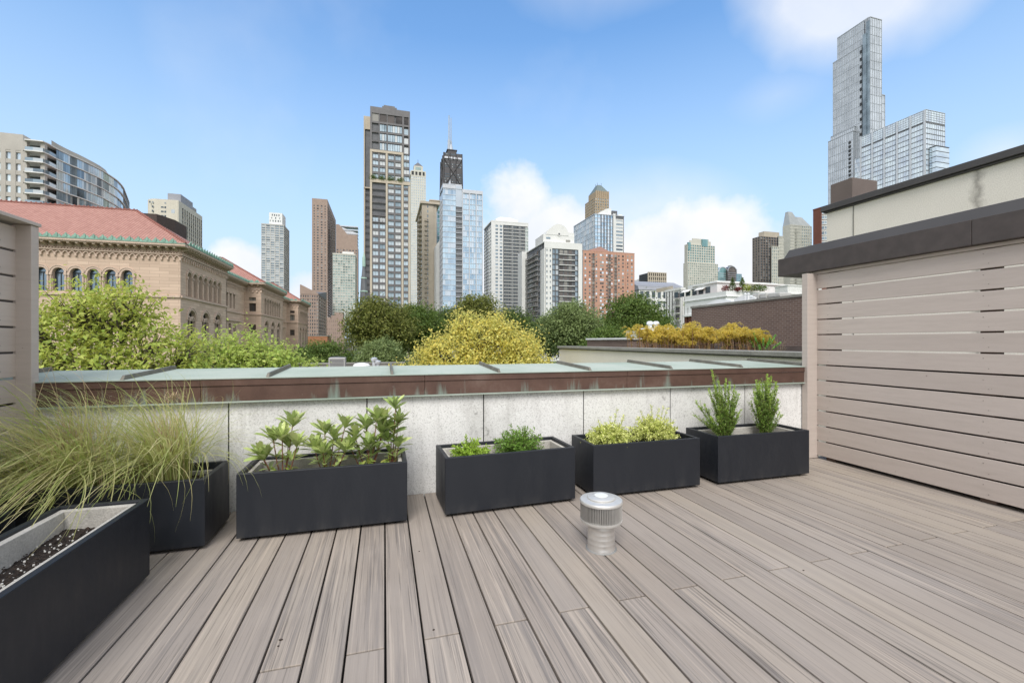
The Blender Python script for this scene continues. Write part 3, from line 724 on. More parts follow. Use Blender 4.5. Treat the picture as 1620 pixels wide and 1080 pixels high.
# ---------------------------------------------------------------- small-leaved shrubs
def sprigs(Ps, Ds, Ls, Ws, mb, b, e, n, L, w, sag=.02, stemr=.0014, start=.15):
    b, e = Vector(b), Vector(e); m_ = b.lerp(e, .5)+Vector((0, 0, sag)); ax = (e-b).normalized()
    mb.tube([b, m_, e], [stemr*1.5, stemr, stemr*.6], 4, cap=False)
    u = ax.cross(Vector((.31, .2, .9))).normalized(); v = ax.cross(u)
    for k in range(n):
        t = start+(1-start)*(k+random.random())/n; p = b.lerp(m_, t*2) if t < .5 else m_.lerp(e, t*2-1); a = k*2.4+random.random()*.7
        d = (ax*random.uniform(.3, 1.0)+(u*math.cos(a)+v*math.sin(a))*random.uniform(.6, 1)).normalized()
        Ps.append(tuple(p)); Ds.append(tuple(d)); l = L*random.uniform(.6, 1.2); Ls.append(l); Ws.append(l*w)
def mound(name, label, cat, x, y, z, rx, ry, rz, n, per, L, w, mat, group, stem='stem_brown', lift=.2, spikes=(), spike_mat=None, leafname='foliage'):
    t = thing(name, label, cat, (x, y, z), group); mb = MB(); Ps, Ds, Ls, Ws = [], [], [], []
    for i in range(n):
        a = random.random()*6.283; e_ = random.uniform(-.05, 1)**.8 if random.random() > .0 else 0
        e_ = math.asin(min(1, abs(random.random()))); r = random.uniform(.55, 1.22)
        tip = (x+rx*r*math.cos(a)*math.cos(e_), y+ry*r*math.sin(a)*math.cos(e_), z+.01+rz*r*math.sin(e_)+lift*.05)
        b = (x+random.gauss(0, rx*.16), y+random.gauss(0, ry*.16), z+.003)
        b = Vector(b).lerp(Vector(tip), random.uniform(0, .45))
        sprigs(Ps, Ds, Ls, Ws, mb, b, tip, per, L, w)
    for (dx, dy, h) in spikes:
        sprigs(Ps, Ds, Ls, Ws, mb, (x+dx*.3, y+dy*.3, z+.02), (x+dx, y+dy, z+h), int(h*160), L, w, .0)
    mb.build('stem', stem, t); n_ = len(Ps)
    leafmesh(leafname, np.array(Ps), np.array(Ds), np.array(Ls), np.array(Ws), mat, t, fold=.15); return t
mound('small_shrub', 'small bright green shrub at the end of the planter behind the open deck', 'shrub', .59, 3.13, .305, .135, .11, .14, 130, 20, .022, .5, 'azalea_bright', 'small round shrubs in one planter', spikes=[(-.03, 0, .20), (.03, .02, .17), (.12, 0, .12), (-.08, .01, .14)])
mound('small_shrub', 'larger dark green twiggy shrub sharing the planter with the small bright one', 'shrub', .98, 3.20, .305, .19, .13, .18, 210, 22, .022, .5, 'azalea', 'small round shrubs in one planter', spikes=[(-.12, 0, .2), (-.06, .02, .245), (.05, 0, .235), (.13, .01, .2), (.0, 0, .23), (.2, -.02, .1)])
mound('variegated_shrub', 'low yellow green variegated shrub filling the end of its planter near the vent', 'shrub', 1.74, 3.19, .35, .195, .165, .13, 330, 20, .021, .55, 'euonymus', 'variegated shrubs in one planter', 'stem_green', spikes=[(.07, 0, .29), (.02, .02, .22), (.15, .02, .23), (-.1, 0, .2), (.11, -.02, .2)])
mound('variegated_shrub', 'taller yellow green variegated shrub with wispy shoots beside the upright evergreens', 'shrub', 2.16, 3.21, .35, .205, .16, .17, 330, 20, .021, .55, 'euonymus', 'variegated shrubs in one planter', 'stem_green', spikes=[(-.02, 0, .3), (.1, 0, .29), (.15, .02, .26), (-.12, 0, .26), (.2, 0, .16), (.05, .0, .27)])
def upright(label, x, y, stems, spread):
    t = thing('upright_shrub', label, 'shrub', (x, y, .33), 'upright evergreen shrubs in one planter'); mb = MB(); A_ = ([], [], [], []); B_ = ([], [], [], [])
    more = []
    for (dx, dy, h) in stems: more += [(dx*1.12, dy, h), (dx*random.uniform(.7, 1.1)+random.gauss(0, .018), dy+random.gauss(0, .025), h*random.uniform(.72, .98))]
    for (dx, dy, h) in more:
        b = (x+dx*.15+random.gauss(0, .012), y+dy*.15+random.gauss(0, .01), .33); e = Vector((x+dx, y+dy, .33+h)); m_ = Vector(b).lerp(e, .74)
        sprigs(*A_, mb, b, m_, int(h*330), .019, .5, .0, .002, .05); sprigs(*B_, mb, m_, e, int(h*130), .017, .5, .0, .0015, 0)
        for k in range(int(h*50)):
            f = random.uniform(.08, .85); p = Vector(b).lerp(e, f); a = random.random()*6.28; l = random.uniform(.025, .06)
            sprigs(*A_, mb, p, p+Vector((math.cos(a)*l, math.sin(a)*l, l*1.1)), 9, .015, .5, 0, .001, .1)
    mb.build('stem', 'stem_brown', t)
    leafmesh('foliage', *[np.array(k) for k in A_], 'holly', t, fold=.15); leafmesh('shoot_tip', *[np.array(k) for k in B_], 'holly_tip', t, fold=.15)
upright('open fan-shaped upright evergreen shrub leaning over the variegated shrubs', 2.90, 3.22, [(-.13, 0, .60), (-.27, .01, .33), (-.31, -.02, .22), (-.16, 0, .44), (-.05, .02, .50), (.02, .02, .52), (.08, -.01, .46), (.13, 0, .38), (.15, 0, .24), (-.08, -.02, .4), (0, -.03, .36), (.06, .0, .34), (-.2, 0, .16), (.1, -.03, .22), (-.1, -.04, .2), (-.03, .0, .3), (.04, -.04, .24)], 0)
upright('compact columnar evergreen shrub beside the taupe post', 3.34, 3.22, [(-.09, 0, .50), (-.04, .02, .49), (.02, .0, .55), (.07, .01, .53), (.11, 0, .48), (-.11, 0, .34), (.13, 0, .32), (0, -.04, .42), (.05, -.03, .4), (-.05, -.03, .38), (.1, -.03, .28), (-.09, -.03, .26), (.15, 0, .2), (-.1, .02, .42), (.0, .03, .47)], 0)
# ---------------------------------------------------------------- roof vent on the deck
vx, vy = at(951, 2.52)
v = thing('roof_vent', 'round brushed aluminium roof vent with a finned head standing on the deck', 'vent', (vx, vy, 0))
mb = MB(); prof = [(.079, .001), (.079, .012), (.0765, .018)]
for k in range(4): z = .035+k*.029; prof += [(.0765, z), (.0776, z+.004), (.0776, z+.008), (.0765, z+.012)]
prof += [(.0765, .165)]; mb.lathe(vx, vy, prof, 48); mb.build('pipe', 'aluminium', v, smooth=True)
mb = MB(); mb.lathe(vx, vy, [(.082, .152), (.115, .158), (.1185, .166), (.1185, .174), (.098, .1745)], 56); mb.build('lower_ring', 'alu_light', v, smooth=True)
mb = MB()
for k in range(78):
    a = 2*math.pi*k/78; c, s_ = math.cos(a), math.sin(a); u = (-s_, c); t_ = .0013; b_ = .45
    P_ = lambda r, o: (vx+c*r+u[0]*o, vy+s_*r+u[1]*o)
    a0, a1, a2, a3 = P_(.101, -t_-.003), P_(.1175, -t_+.002), P_(.1175, t_+.002), P_(.101, t_-.003); mb.prism([a0, a1, a2, a3], .175, .262)
mb.build('louvre_ring', 'aluminium', v)
mb = MB(); mb.lathe(vx, vy, [(.097, .1745), (.097, .263)], 40); mb.build('inner_drum', 'vent_inner' if 'vent_inner' in MATS else simple('vent_inner', (.30, .30, .29), .5, .1, 10, metal=.4).name, v, smooth=True)
mb = MB(); mb.lathe(vx, vy, [(.1195, .2635), (.121, .268), (.121, .275), (.117, .281), (.070, .2885), (.069, .283), (.01, .283)], 64); mb.build('cap', 'alu_light', v, smooth=True)
mb = MB(); mb.lathe(vx, vy, [(.056, .2845), (.079, .288), (.079, .293), (.074, .297), (.012, .3005)], 56); mb.build('top_disc', 'alu_light', v, smooth=True)
mb = MB(); mb.lathe(vx, vy, [(.0385, .3), (.0385, .3025), (.001, .304)], 40); mb.build('seal', 'disc_white', v, smooth=True)
mb = MB(); mb.lathe(vx, vy, [(.088, .0008), (.083, .004), (.079, .006)], 48); mb.build('flange', 'vent_inner', v)
# small bits of leaf litter on the boards
for i, (px, py, s_) in enumerate(((444, 1012, .007), (686, 996, .0045), (663, 872, .004), (1271, 902, .005), (440, 1022, .004))):
    t = (H)*F/(py-540); x, y = at(px, t); mb = MB(); a = random.random()*3
    mb.prism([(x+s_*math.cos(a+k)*(1.2 if k % 2 else .7), y+s_*.8*math.sin(a+k)) for k in (0, 1, 2, 3.2, 4.4, 5.3)], .0006, .003)
    tag(mb.build('leaf_scrap', 'crumb'), 'tiny dark leaf scrap lying on the deck boards', 'debris', 'leaf scraps on the deck')
# ================================================================ the old library
LX, LB = -38.4, -43.2; ZC = 20.0
lib = thing('library_building', 'long tan sandstone library with arched windows, green copper eaves and red tiled hip roofs', 'building', (-60, 130, GZ))
def mk_tile():
    m, nt, b = newmat('red_tile'); g = nt.nodes.new('ShaderNodeNewGeometry'); s = nt.nodes.new('ShaderNodeSeparateXYZ'); nt.links.new(g.outputs['Position'], s.inputs[0])
    nz = nt.nodes.new('ShaderNodeSeparateXYZ'); nt.links.new(g.outputs['True Normal'], nz.inputs[0])
    along = math_(nt, 'GREATER_THAN', math_(nt, 'ABSOLUTE', nz.outputs[0]), math_(nt, 'ABSOLUTE', nz.outputs[1]))
    u = nt.nodes.new('ShaderNodeMix'); nt.links.new(along, u.inputs[0]); nt.links.new(s.outputs[0], u.inputs[2]); nt.links.new(s.outputs[1], u.inputs[3])
    a = math_(nt, 'ABSOLUTE', math_(nt, 'SUBTRACT', math_(nt, 'FRACT', math_(nt, 'MULTIPLY', u.outputs[0], 1.9)), .5))
    r = math_(nt, 'FRACT', math_(nt, 'MULTIPLY', s.outputs[2], 3.4))
    n = noise(nt, coords(nt), 1.2, 5, .7); base = ramp_out(nt, n, [(.3, (.30, .145, .115)), (.5, (.38, .19, .155)), (.7, (.45, .25, .205))])
    c = mixc(nt, ramp_out(nt, a, [(.28, 0.), (.44, .65)]), base, (.15, .075, .06)); c = mixc(nt, ramp_out(nt, r, [(0, .45), (.3, 0.)]), c, (.14, .06, .05))
    nt.links.new(c, b.inputs['Base Color']); b.inputs['Roughness'].default_value = .8; bump(nt, b, math_(nt, 'SUBTRACT', r, a), .5, .06)
mk_tile()
simple('window_blue', (.20, .27, .34), .12, .3, .3, metal=.5); simple('window_frame_dark', (.035, .045, .05), .5)
def ring(mb, O, U, Nn, c, zs, r0, r1, proud, n=12, m=0):
    P = lambda u, z, d: (O[0]+U[0]*u+Nn[0]*d, O[1]+U[1]*u+Nn[1]*d, z)
    for k in range(n):
        a0, a1 = math.pi*k/n, math.pi*(k+1)/n; q4 = [(c+r0*math.cos(a0), zs+r0*math.sin(a0)), (c+r1*math.cos(a0), zs+r1*math.sin(a0)), (c+r1*math.cos(a1), zs+r1*math.sin(a1)), (c+r0*math.cos(a1), zs+r0*math.sin(a1))]
        mb.ext([P(u, z, .0) for u, z in q4], (Nn[0]*proud, Nn[1]*proud, 0), m)
def bx(mb, O, U, Nn, u0, u1, z0, z1, d0, d1, m=0):
    P = lambda u, d, z: (O[0]+U[0]*u+Nn[0]*d, O[1]+U[1]*u+Nn[1]*d, z)
    mb.hexa([P(u0, d1, z0), P(u1, d1, z0), P(u1, d0, z0), P(u0, d0, z0), P(u0, d1, z1), P(u1, d1, z1), P(u1, d0, z1), P(u0, d0, z1)], m)
def arched_window(O, U, Nn, c, w, z0, zs, depth, tracery=False, dark=False):
    mb = MB(); pts = arch(c, w, z0, zs); P = lambda u, z, d: (O[0]+U[0]*u-Nn[0]*d, O[1]+U[1]*u-Nn[1]*d, z)
    mb.quad([P(u, z, depth-.03) for u, z in pts]); wn = mb.build('window', 'window_blue' if not dark else 'g_brown', lib)
    mb = MB(); f = .14 if not dark else .1; zt = zs+w/2
    bx(mb, O, U, Nn, c-w/2, c-w/2+f*2, z0, zs, -depth, -depth+.12); bx(mb, O, U, Nn, c+w/2-f, c+w/2, z0, zs, -depth, -depth+.12)
    bx(mb, O, U, Nn, c-f/2, c+f/2, z0, zs, -depth, -depth+.11); bx(mb, O, U, Nn, c-w/2, c+w/2, zs-.12, zs+.12, -depth, -depth+.13); ring(mb, (O[0]-Nn[0]*depth, O[1]-Nn[1]*depth), U, Nn, c, zs, w/2-f*1.6, w/2, .12, 10)
    o = mb.build('frame', 'window_frame_dark', lib); o.parent = wn; o.location = (0, 0, 0)
    o.data.transform(Matrix.Identity(4)); return wn
def facade(O, U, Nn, W, upper, lower, rects=(), slit=False):
    """one wall: upper/lower = list of (centre, width, z0, spring)"""
    mb = MB(); D = .75
    holes = [arch(c, w, z0, zs) for c, w, z0, zs in list(upper)+list(lower)] + [[(a, z0), (b_, z0), (b_, z1), (a, z1)] for a, b_, z0, z1 in rects]
    holes_wall(mb, O, U, Nn, W, GZ, ZC-.6, holes, D, 0, 1); mb.build('wall', ['sandstone', 'sandstone_trim'], lib)
    t = MB()
    for c, w, z0, zs in upper:
        ring(t, O, U, Nn, c, zs, w/2+.02, w/2+.34, .13); ring(t, O, U, Nn, c, zs, w/2+.36, w/2+.52, .2)
        for s_ in (-1, 1):
            u = c+s_*(w/2+.24); P = lambda d: (O[0]+U[0]*u+Nn[0]*d, O[1]+U[1]*u+Nn[1]*d)
            t.tube([(*P(.06), z0), (*P(.06), zs-.5)], .15, 8); bx(t, O, U, Nn, u-.24, u+.24, zs-.5, zs-.02, 0, .28)
    for c, w, z0, zs in lower:
        ring(t, O, U, Nn, c, zs, w/2+.02, w/2+.35, .12); ring(t, O, U, Nn, c, zs, w/2+.4, w/2+.62, .2)
        ring(t, O, U, Nn, c, zs-.2, w*.13, w*.22, -.35)
        bx(t, O, U, Nn, c-.14, c+.14, z0, zs+.1, -.6, -.3)
        for s_ in (-1, 1): ring(t, (O[0]-Nn[0]*.3, O[1]-Nn[1]*.3), U, Nn, c+s_*w*.24, zs-.2, w*.19, w*.26, .2)
    bx(t, O, U, Nn, .0, W, 9.75, 10.15, .0, .32)
    k = int(W/1.02)   # arcaded corbel table under the eaves
    for i in range(k):
        c = (i+.5)*W/k; ring(t, O, U, Nn, c, 17.55, .26, .42, .26, 6); bx(t, O, U, Nn, c+.36, c+W/k-.36, 17.0, 17.6, .0, .3)
    bx(t, O, U, Nn, 0, W, 18.05, 18.3, 0, .34)
    k2 = int(W/.45)
    for i in range(k2): bx(t, O, U, Nn, (i+.3)*W/k2, (i+.7)*W/k2, 18.32, 18.5, 0, .42)
    t.build('arcade_trim', 'sandstone_trim', lib)
    for c, w, z0, zs in upper: arched_window(O, U, Nn, c, w, z0, zs, D, dark=(U[0] == 0))
    for c, w, z0, zs in lower: arched_window(O, U, Nn, c, w, z0, zs, D, dark=True)
    for a, b_, z0, z1 in rects:
        m_ = MB(); P = lambda u, z: (O[0]+U[0]*u-Nn[0]*(D-.05), O[1]+U[1]*u-Nn[1]*(D-.05), z); m_.quad([P(a, z0), P(b_, z0), P(b_, z1), P(a, z1)]); wn = m_.build('window', 'g_brown', lib)
        m_ = MB(); bx(m_, O, U, Nn, (a+b_)/2-.07, (a+b_)/2+.07, z0, z1, -D+.06, -D+.16); o = m_.build('frame', 'window_frame_dark', lib); o.parent = wn
def eaves(O, U, Nn, W, ov=1.35, e0=0, e1=0):
    t = MB(); bx(t, O, U, Nn, -e0, W+e1, 19.45, 19.62, 0, ov); bx(t, O, U, Nn, -e0, W+e1, 19.63, 20.0, 0, ov+.18)
    k = max(2, int(W/1.25))
    for i in range(k):
        c = (i+.5)*W/k; P = lambda d, z, u: (O[0]+U[0]*u+Nn[0]*d, O[1]+U[1]*u+Nn[1]*d, z)
        t.ext([P(0, 18.6, c-.2), P(0, 19.44, c-.2), P(ov-.1, 19.44, c-.2), P(ov-.15, 19.2, c-.2), P(.5, 18.95, c-.2)], (U[0]*.4, U[1]*.4, 0))
    t.build('eaves_cornice', 'sandstone_trim', lib)
    g = MB(); bx(g, O, U, Nn, -e0, W+e1, 20.01, 20.16, ov-.5, ov+.24)
    k = max(2, int(W/1.35))
    for i in range(k):
        c = (i+.5)*W/k; P = lambda u, z, d: (O[0]+U[0]*u+Nn[0]*d, O[1]+U[1]*u+Nn[1]*d, z)
        pts = [(c+.62*math.cos(math.pi*j/8), 20.17+.62*math.sin(math.pi*j/8)) for j in range(9)]
        g.ext([P(u, z, ov+.02) for u, z in pts], (Nn[0]*.16, Nn[1]*.16, 0)); g.ext([P(u_*1, z, ov+.19) for u_, z in [(c-.13, 20.2), (c+.13, 20.2), (c+.13, 20.95), (c-.13, 20.95)]], (Nn[0]*.1, Nn[1]*.1, 0))
        g.tube([P(c-W/k*.5+.02, 20.2, ov+.1), P(c-W/k*.5+.02, 20.2, ov-.5)], .17, 6)
    g.build('copper_cresting', 'green_copper', lib)
def hip(x0, x1, y0, y1, ze, w, rise, name='roof'):
    mb = MB(); o = 1.4; x0 -= o; x1 += o; y0 -= o; y1 += o
    if (x1-x0) > (y1-y0): m_ = (y0+y1)/2; r = (y1-y0)/2; a, b_ = (x0+r, m_, ze+rise), (x1-r, m_, ze+rise); mb.quad([(x0, y0, ze), (x1, y0, ze), b_, a]); mb.quad([(x1, y0, ze), (x1, y1, ze), b_]); mb.quad([(x1, y1, ze), (x0, y1, ze), a, b_]); mb.quad([(x0, y1, ze), (x0, y0, ze), a])
    else: m_ = (x0+x1)/2; r = (x1-x0)/2; a, b_ = (m_, y0+r, ze+rise), (m_, y1-r, ze+rise); mb.quad([(x0, y0, ze), (x1, y0, ze), a]); mb.quad([(x1, y0, ze), (x1, y1, ze), b_, a]); mb.quad([(x1, y1, ze), (x0, y1, ze), b_]); mb.quad([(x0, y1, ze), (x0, y0, ze), a, b_])
    f = mb.build(name, 'red_tile', lib)
    rd = MB(); n = max(4, int((Vector(a)-Vector(b_)).length/.9))
    for e0_, e1_ in ((a, b_), ((x1, y0, ze), b_ if (x1-x0) > (y1-y0) else a), ((x0, y0, ze), a)):
        e0_, e1_ = Vector(e0_), Vector(e1_); rd.tube([e0_+Vector((0, 0, .08)), e1_+Vector((0, 0, .08))], .2, 6)
        n = int((e1_-e0_).length/.8)
        for i in range(n): p = e0_.lerp(e1_, (i+.5)/n); rd.tube([p+Vector((0, 0, .1)), p+Vector((0, 0, .42))], [.2, .12], 5)
    o_ = rd.build('ridge_tile', simple('ridge_red', (.24, .095, .075), .8, .2, 3).name if 'ridge_red' not in MATS else 'ridge_red', lib); o_.parent = f
    return f
# south front
W = 88-38.4
ups = [(W-(38.4*0+abs(x)-38.4), 1.73, 10.5, 13.9) for x in (47.08, 49.7, 52.33, 54.96, 57.58, 60.2, 62.8, 65.5, 68.1, 70.7)]
facade((-88, 101.1), (1, 0), (0, -1), W, ups, [(W-14-9*i, 4, -3, 5) for i in range(4)])
eaves((-88, 101.1), (1, 0), (0, -1), W, e1=1.35, e0=1.35)
def pavilion(y0, y1, front=True):
    L = y1-y0; n = 7; sp = L*.74/n; c0 = L*.10
    facade((LX, y0), (0, 1), (1, 0), L, [(c0+sp*(i+.5), sp-.78, 10.3, 14.3) for i in range(n)], [(L*.2, L*.15, -3, 5.6), (L*.48, L*.15, -3, 5.6), (L*.76, L*.15, -3, 5.6)])
    eaves((LX, y0), (0, 1), (1, 0), L)
    if front:
        facade((LB, y0), (1, 0), (0, -1), LX-LB, [], [], [(1.3, 3.3, 14.3, 15.4), (1.3, 3.3, 10.9, 13.5), (1.3, 3.3, 4.0, 6.6)]); eaves((LB, y0), (1, 0), (0, -1), LX-LB, e1=1.35)
    m_ = MB(); m_.box(LB, LX-.76, y0+.8, y1, GZ, ZC+.1); m_.box(LX-.8, LX, y1-.3, y1, GZ, ZC-.6); m_.build('pavilion_core', 'sandstone', lib)
pavilion(101.1, 127.5, False); pavilion(160, 192); pavilion(224, 251)
hip(-88, -38.4, 101.1, 127.5, 20.15, 14, 9.3); hip(-75, -38.4, 160, 192, 20.15, 14, 10.2); hip(-75, -38.4, 224, 251, 20.15, 14, 9.3)
for y0, y1 in ((127.5, 160), (192, 224)):
    L = y1-y0; facade((LB, y0), (0, 1), (1, 0), L, [], [], [(L*.28+3.1*i, L*.28+3.1*i+1.8, 10.9, 15.2) for i in range(5)]+[(L*.28+4.2*i, L*.28+4.2*i+2.4, -2, 6.4) for i in range(4)]); eaves((LB, y0), (0, 1), (1, 0), L)
    t = MB()
    for i in range(5): u = L*.28+3.1*i+.9; bx(t, (LB, y0), (0, 1), (1, 0), u-1.2, u+1.2, 15.2, 15.6, 0, .2)
    bx(t, (LB, y0), (0, 1), (1, 0), L*.24, L*.9, 7.2, 7.7, 0, .5); t.build('window_hood', 'sandstone_trim', lib)
m_ = MB(); m_.box(-88, LB-.76, 101.9, 251, GZ, ZC+.1); m_.build('core', 'sandstone', lib)
hip(-84, LB, 126, 252, 20.1, 14, 8.2)
m_ = MB(); hx0, hx1 = SX(218, 128), SX(262, 128); m_.prism([(hx0, 128), (SX(248, 128), 128), (hx1, 133), (hx1, 140), (hx0, 140)], 22, WZ(240, 338, SX(240, 128)), 0)
m_.build('roof_plant_room', brick('dark_brick', (.055, .04, .034), (.08, .058, .05), (.10, .085, .075), bw=.5, bh=.2), lib)
# ================================================================ mid-ground: neighbouring roofs and low buildings
nb = thing('flat_roof_building', 'low flat-roofed building just beyond the parapet with a light roof edge', 'building', (-1, 24, GZ))
m_ = MB(); m_.box(-6.8, 1.1, 19.5, 27.6, GZ, -.55); m_.build('wall', 'brown_brick', nb)
m_ = MB(); m_.box(-6.8, 1.1, 27.35, 27.7, -.55, -.14); m_.box(-6.9, 1.2, 27.3, 27.75, -.139, -.06); m_.build('parapet', 'coping_stone', nb)
x, y = at(534, 24.5); ac = thing('air_conditioner', 'small grey louvred air conditioning unit on the low flat roof', 'air conditioner', (x, y, -.55))
m_ = MB(); m_.box(x-.42, x+.42, y-.42, y+.42, -.5, .29); m_.build('casing', simple('ac_grey', (.42, .42, .40), .5, .08).name, ac, bevel=.03)
m_ = MB(); [m_.box(x-.36, x+.36, y-.435, y-.421, -.42+.075*i, -.385+.075*i) for i in range(9)]; m_.build('louvre', 'charcoal', ac)
m_ = MB(); m_.lathe(x, y, [(.33, .291), (.33, .33), (.05, .345)], 20); m_.build('fan_guard', 'charcoal', ac)
for px, top, r in ((592, 566.0, .10), (598, 570.5, .09)):
    x, y = at(px, 23); z = zat(top, 23); p = thing('vent_pipe', 'taller capped metal flue on the low flat roof' if px == 592 else 'shorter capped metal flue in front of the taller one', 'flue', (x, y, -.55))
    m_ = MB(); m_.tube([(x, y, -.55), (x, y, z-.1)], r, 14); m_.build('pipe', 'steel_light', p, smooth=True)
    m_ = MB(); m_.lathe(x, y, [(r*1.5, z-.16), (r*1.7, z-.1), (r*1.7, z-.02), (r*.6, z+.03)], 16); m_.build('cowl', 'steel_light', p, smooth=True)
x, y = at(572, 22.5); dm = MB(); dm.lathe(x, y, [(.42, -.55), (.42, -.05), (.34, .04), (.15, .085), (.02, .09)], 20)
tag(dm.build('roof_dome', 'white_paint', smooth=True), 'low white dome skylight on the flat roof beside the flues', 'skylight')
# brown brick wall building on the right
bw_ = thing('brick_building', 'long brown brick wall with pale coping behind the goldenrod', 'building', (20, 14, GZ))
BX = 14.0; zb = 2.74
m_ = MB(); m_.box(BX, 32, 6.0, BX/q(1094), GZ, zb); m_.build('wall', 'brown_brick', bw_)
m_ = MB(); m_.box(BX-.04, 32, 6.0, BX/q(1094)+.04, zb, zb+.1); m_.build('coping', 'coping_stone', bw_, bevel=.01)
m_ = MB(); m_.box(BX-.12, BX-.002, 6.0, BX/q(1094)-.2, .2, 1.02); m_.build('base_course', simple('brick_base', (.11, .085, .075), .9, .2, 3).name, bw_)
def roofitem(name, label, cat, px, X, w, d, z1, mat, kind='box', z0=zb+.101):
    y = WY(px, X); t = thing(name, label, cat, (X, y, z0)); m_ = MB()
    if kind == 'box': m_.box(X-w/2, X+w/2, y-d/2, y+d/2, z0+.002, z1)
    elif kind == 'vault':
        pts = [(y-d/2, z0), (y+d/2, z0)]+[(y+d/2*math.cos(math.pi*k/10), z0+(z1-z0)*(.35+.65*math.sin(math.pi*k/10))) for k in range(11)]
        m_.ext([(X-w/2, a, b_) for a, b_ in pts], (w, 0, 0))
    o = m_.build('body', mat, t, bevel=.04 if kind == 'box' else 0); return t, X, y
simple('roof_white', (.74, .76, .77), .45, .04, .5)
def vault(label, pa, pb, top, X=15.2, w=2.2):
    y0, y1 = WY(pb, X), WY(pa, X); z1 = WZ((pa+pb)/2, top, X); t = thing('skylight', label, 'skylight', (X, (y0+y1)/2, zb+.1)); m_ = MB(); z0 = zb+.13; n = 12
    V = [(0, z0)]+[(1-k/n, z0+(z1-z0)*(.55+.45*math.sin(math.pi*k/n))) for k in range(n+1)][::-1]+[(1, z0)]
    for k in range(len(V)-1):
        (a, za), (b_, zb_) = V[k], V[k+1]; A, B = y0+(y1-y0)*a, y0+(y1-y0)*b_; m_.quad([(X, A, za), (X, B, zb_), (X+w, B, zb_), (X+w, A, za)])
        if b_ > a: [m_.quad([(x_, A, z0), (x_, B, z0), (x_, B, zb_), (x_, A, za)]) for x_ in (X, X+w)]
    m_.build('cover', 'roof_white', t); m_ = MB(); m_.box(X-.06, X+w+.06, y0-.06, y1+.06, zb+.101, z0-.002); m_.build('kerb', 'roof_white', t)
vault('low white vaulted skylight at the far end of the brown brick roof', 1118, 1157, 473.5)
vault('white vaulted roof cover beside the two white pipes on the brown brick roof', 1161, 1194, 467)
for px, lab in ((1179, 'thin white pipe standing on the brick roof, the one nearer the skylights'), (1184, 'thin white pipe standing on the brick roof, the one nearer the condensers')):
    y = WY(px, 15); m_ = MB(); zq = WZ(px, 464, 15); m_.tube([(15, y, zb+.1), (15, y, zq)], .04, 10); m_.lathe(15, y, [(.06, zq-.05), (.06, zq), (.02, zq+.02)], 10); tag(m_.build('white_pipe', 'roof_white', smooth=True), lab, 'pipe')
for k, (px, lab) in enumerate(((1204, 'grey condenser unit on the brick roof beside the white pipes'), (1216, 'grey condenser unit in the middle of the row on the brick roof'), (1229, 'grey condenser unit third along the row on the brick roof'), (1238, 'grey condenser unit at the fence end of the row on the brick roof'))):
    t, X, y = roofitem('condenser_unit', lab, 'air conditioner', px, 15.6, .6, WY(px-5.5, 15.6)-WY(px+5, 15.6), WZ(px, 464.5-k*.5, 15.6), 'ac_grey'); t['group'] = 'condenser units on the brick roof'
    m_ = MB(); [m_.box(X-.316, X-.302, y-.16, y+.16, zb+.13+.06*i, zb+.16+.06*i) for i in range(3)]; m_.build('louvre', 'charcoal', t)
# low brick annex with glass rail and twin vents
ax0, ay0 = at(993, 24); an = thing('brick_annex', 'low brown brick wall with a pale ledge left of the goldenrod', 'building', (ax0+3, ay0+3, GZ))
m_ = MB(); m_.box(ax0, ax0+5.0, ay0, ay0+5, GZ, zat(537, 24)); m_.build('wall', 'brown_brick', an); m_ = MB(); m_.box(ax0-.1, ax0+5.05, ay0-.1, ay0+5, zat(537, 24), zat(534, 24)); m_.build('coping', 'white_paint', an)
m_ = MB(); m_.box(ax0+.1, ax0+1.1, ay0+.3, ay0+.36, zat(534, 24), zat(523, 24)); m_.build('glass_screen', 'g_green', an)
x, y = at(1032, 25.5); hv = thing('roof_ventilator', 'white box with twin round mushroom vents behind the goldenrod', 'vent', (x, y, 1.4))
m_ = MB(); m_.box(x-.55, x+.75, y-.5, y+.5, 1.35, zat(519, 25.5)); m_.build('base', 'roof_white', hv, bevel=.03)
for dx in (-.16, .24):
    m_ = MB(); z = zat(519, 25.5); m_.lathe(x+dx, y, [(.12, z), (.12, z+.2), (.19, z+.22), (.19, z+.33), (.1, z+.4)], 16); m_.build('cowl', 'roof_white', hv, smooth=True)
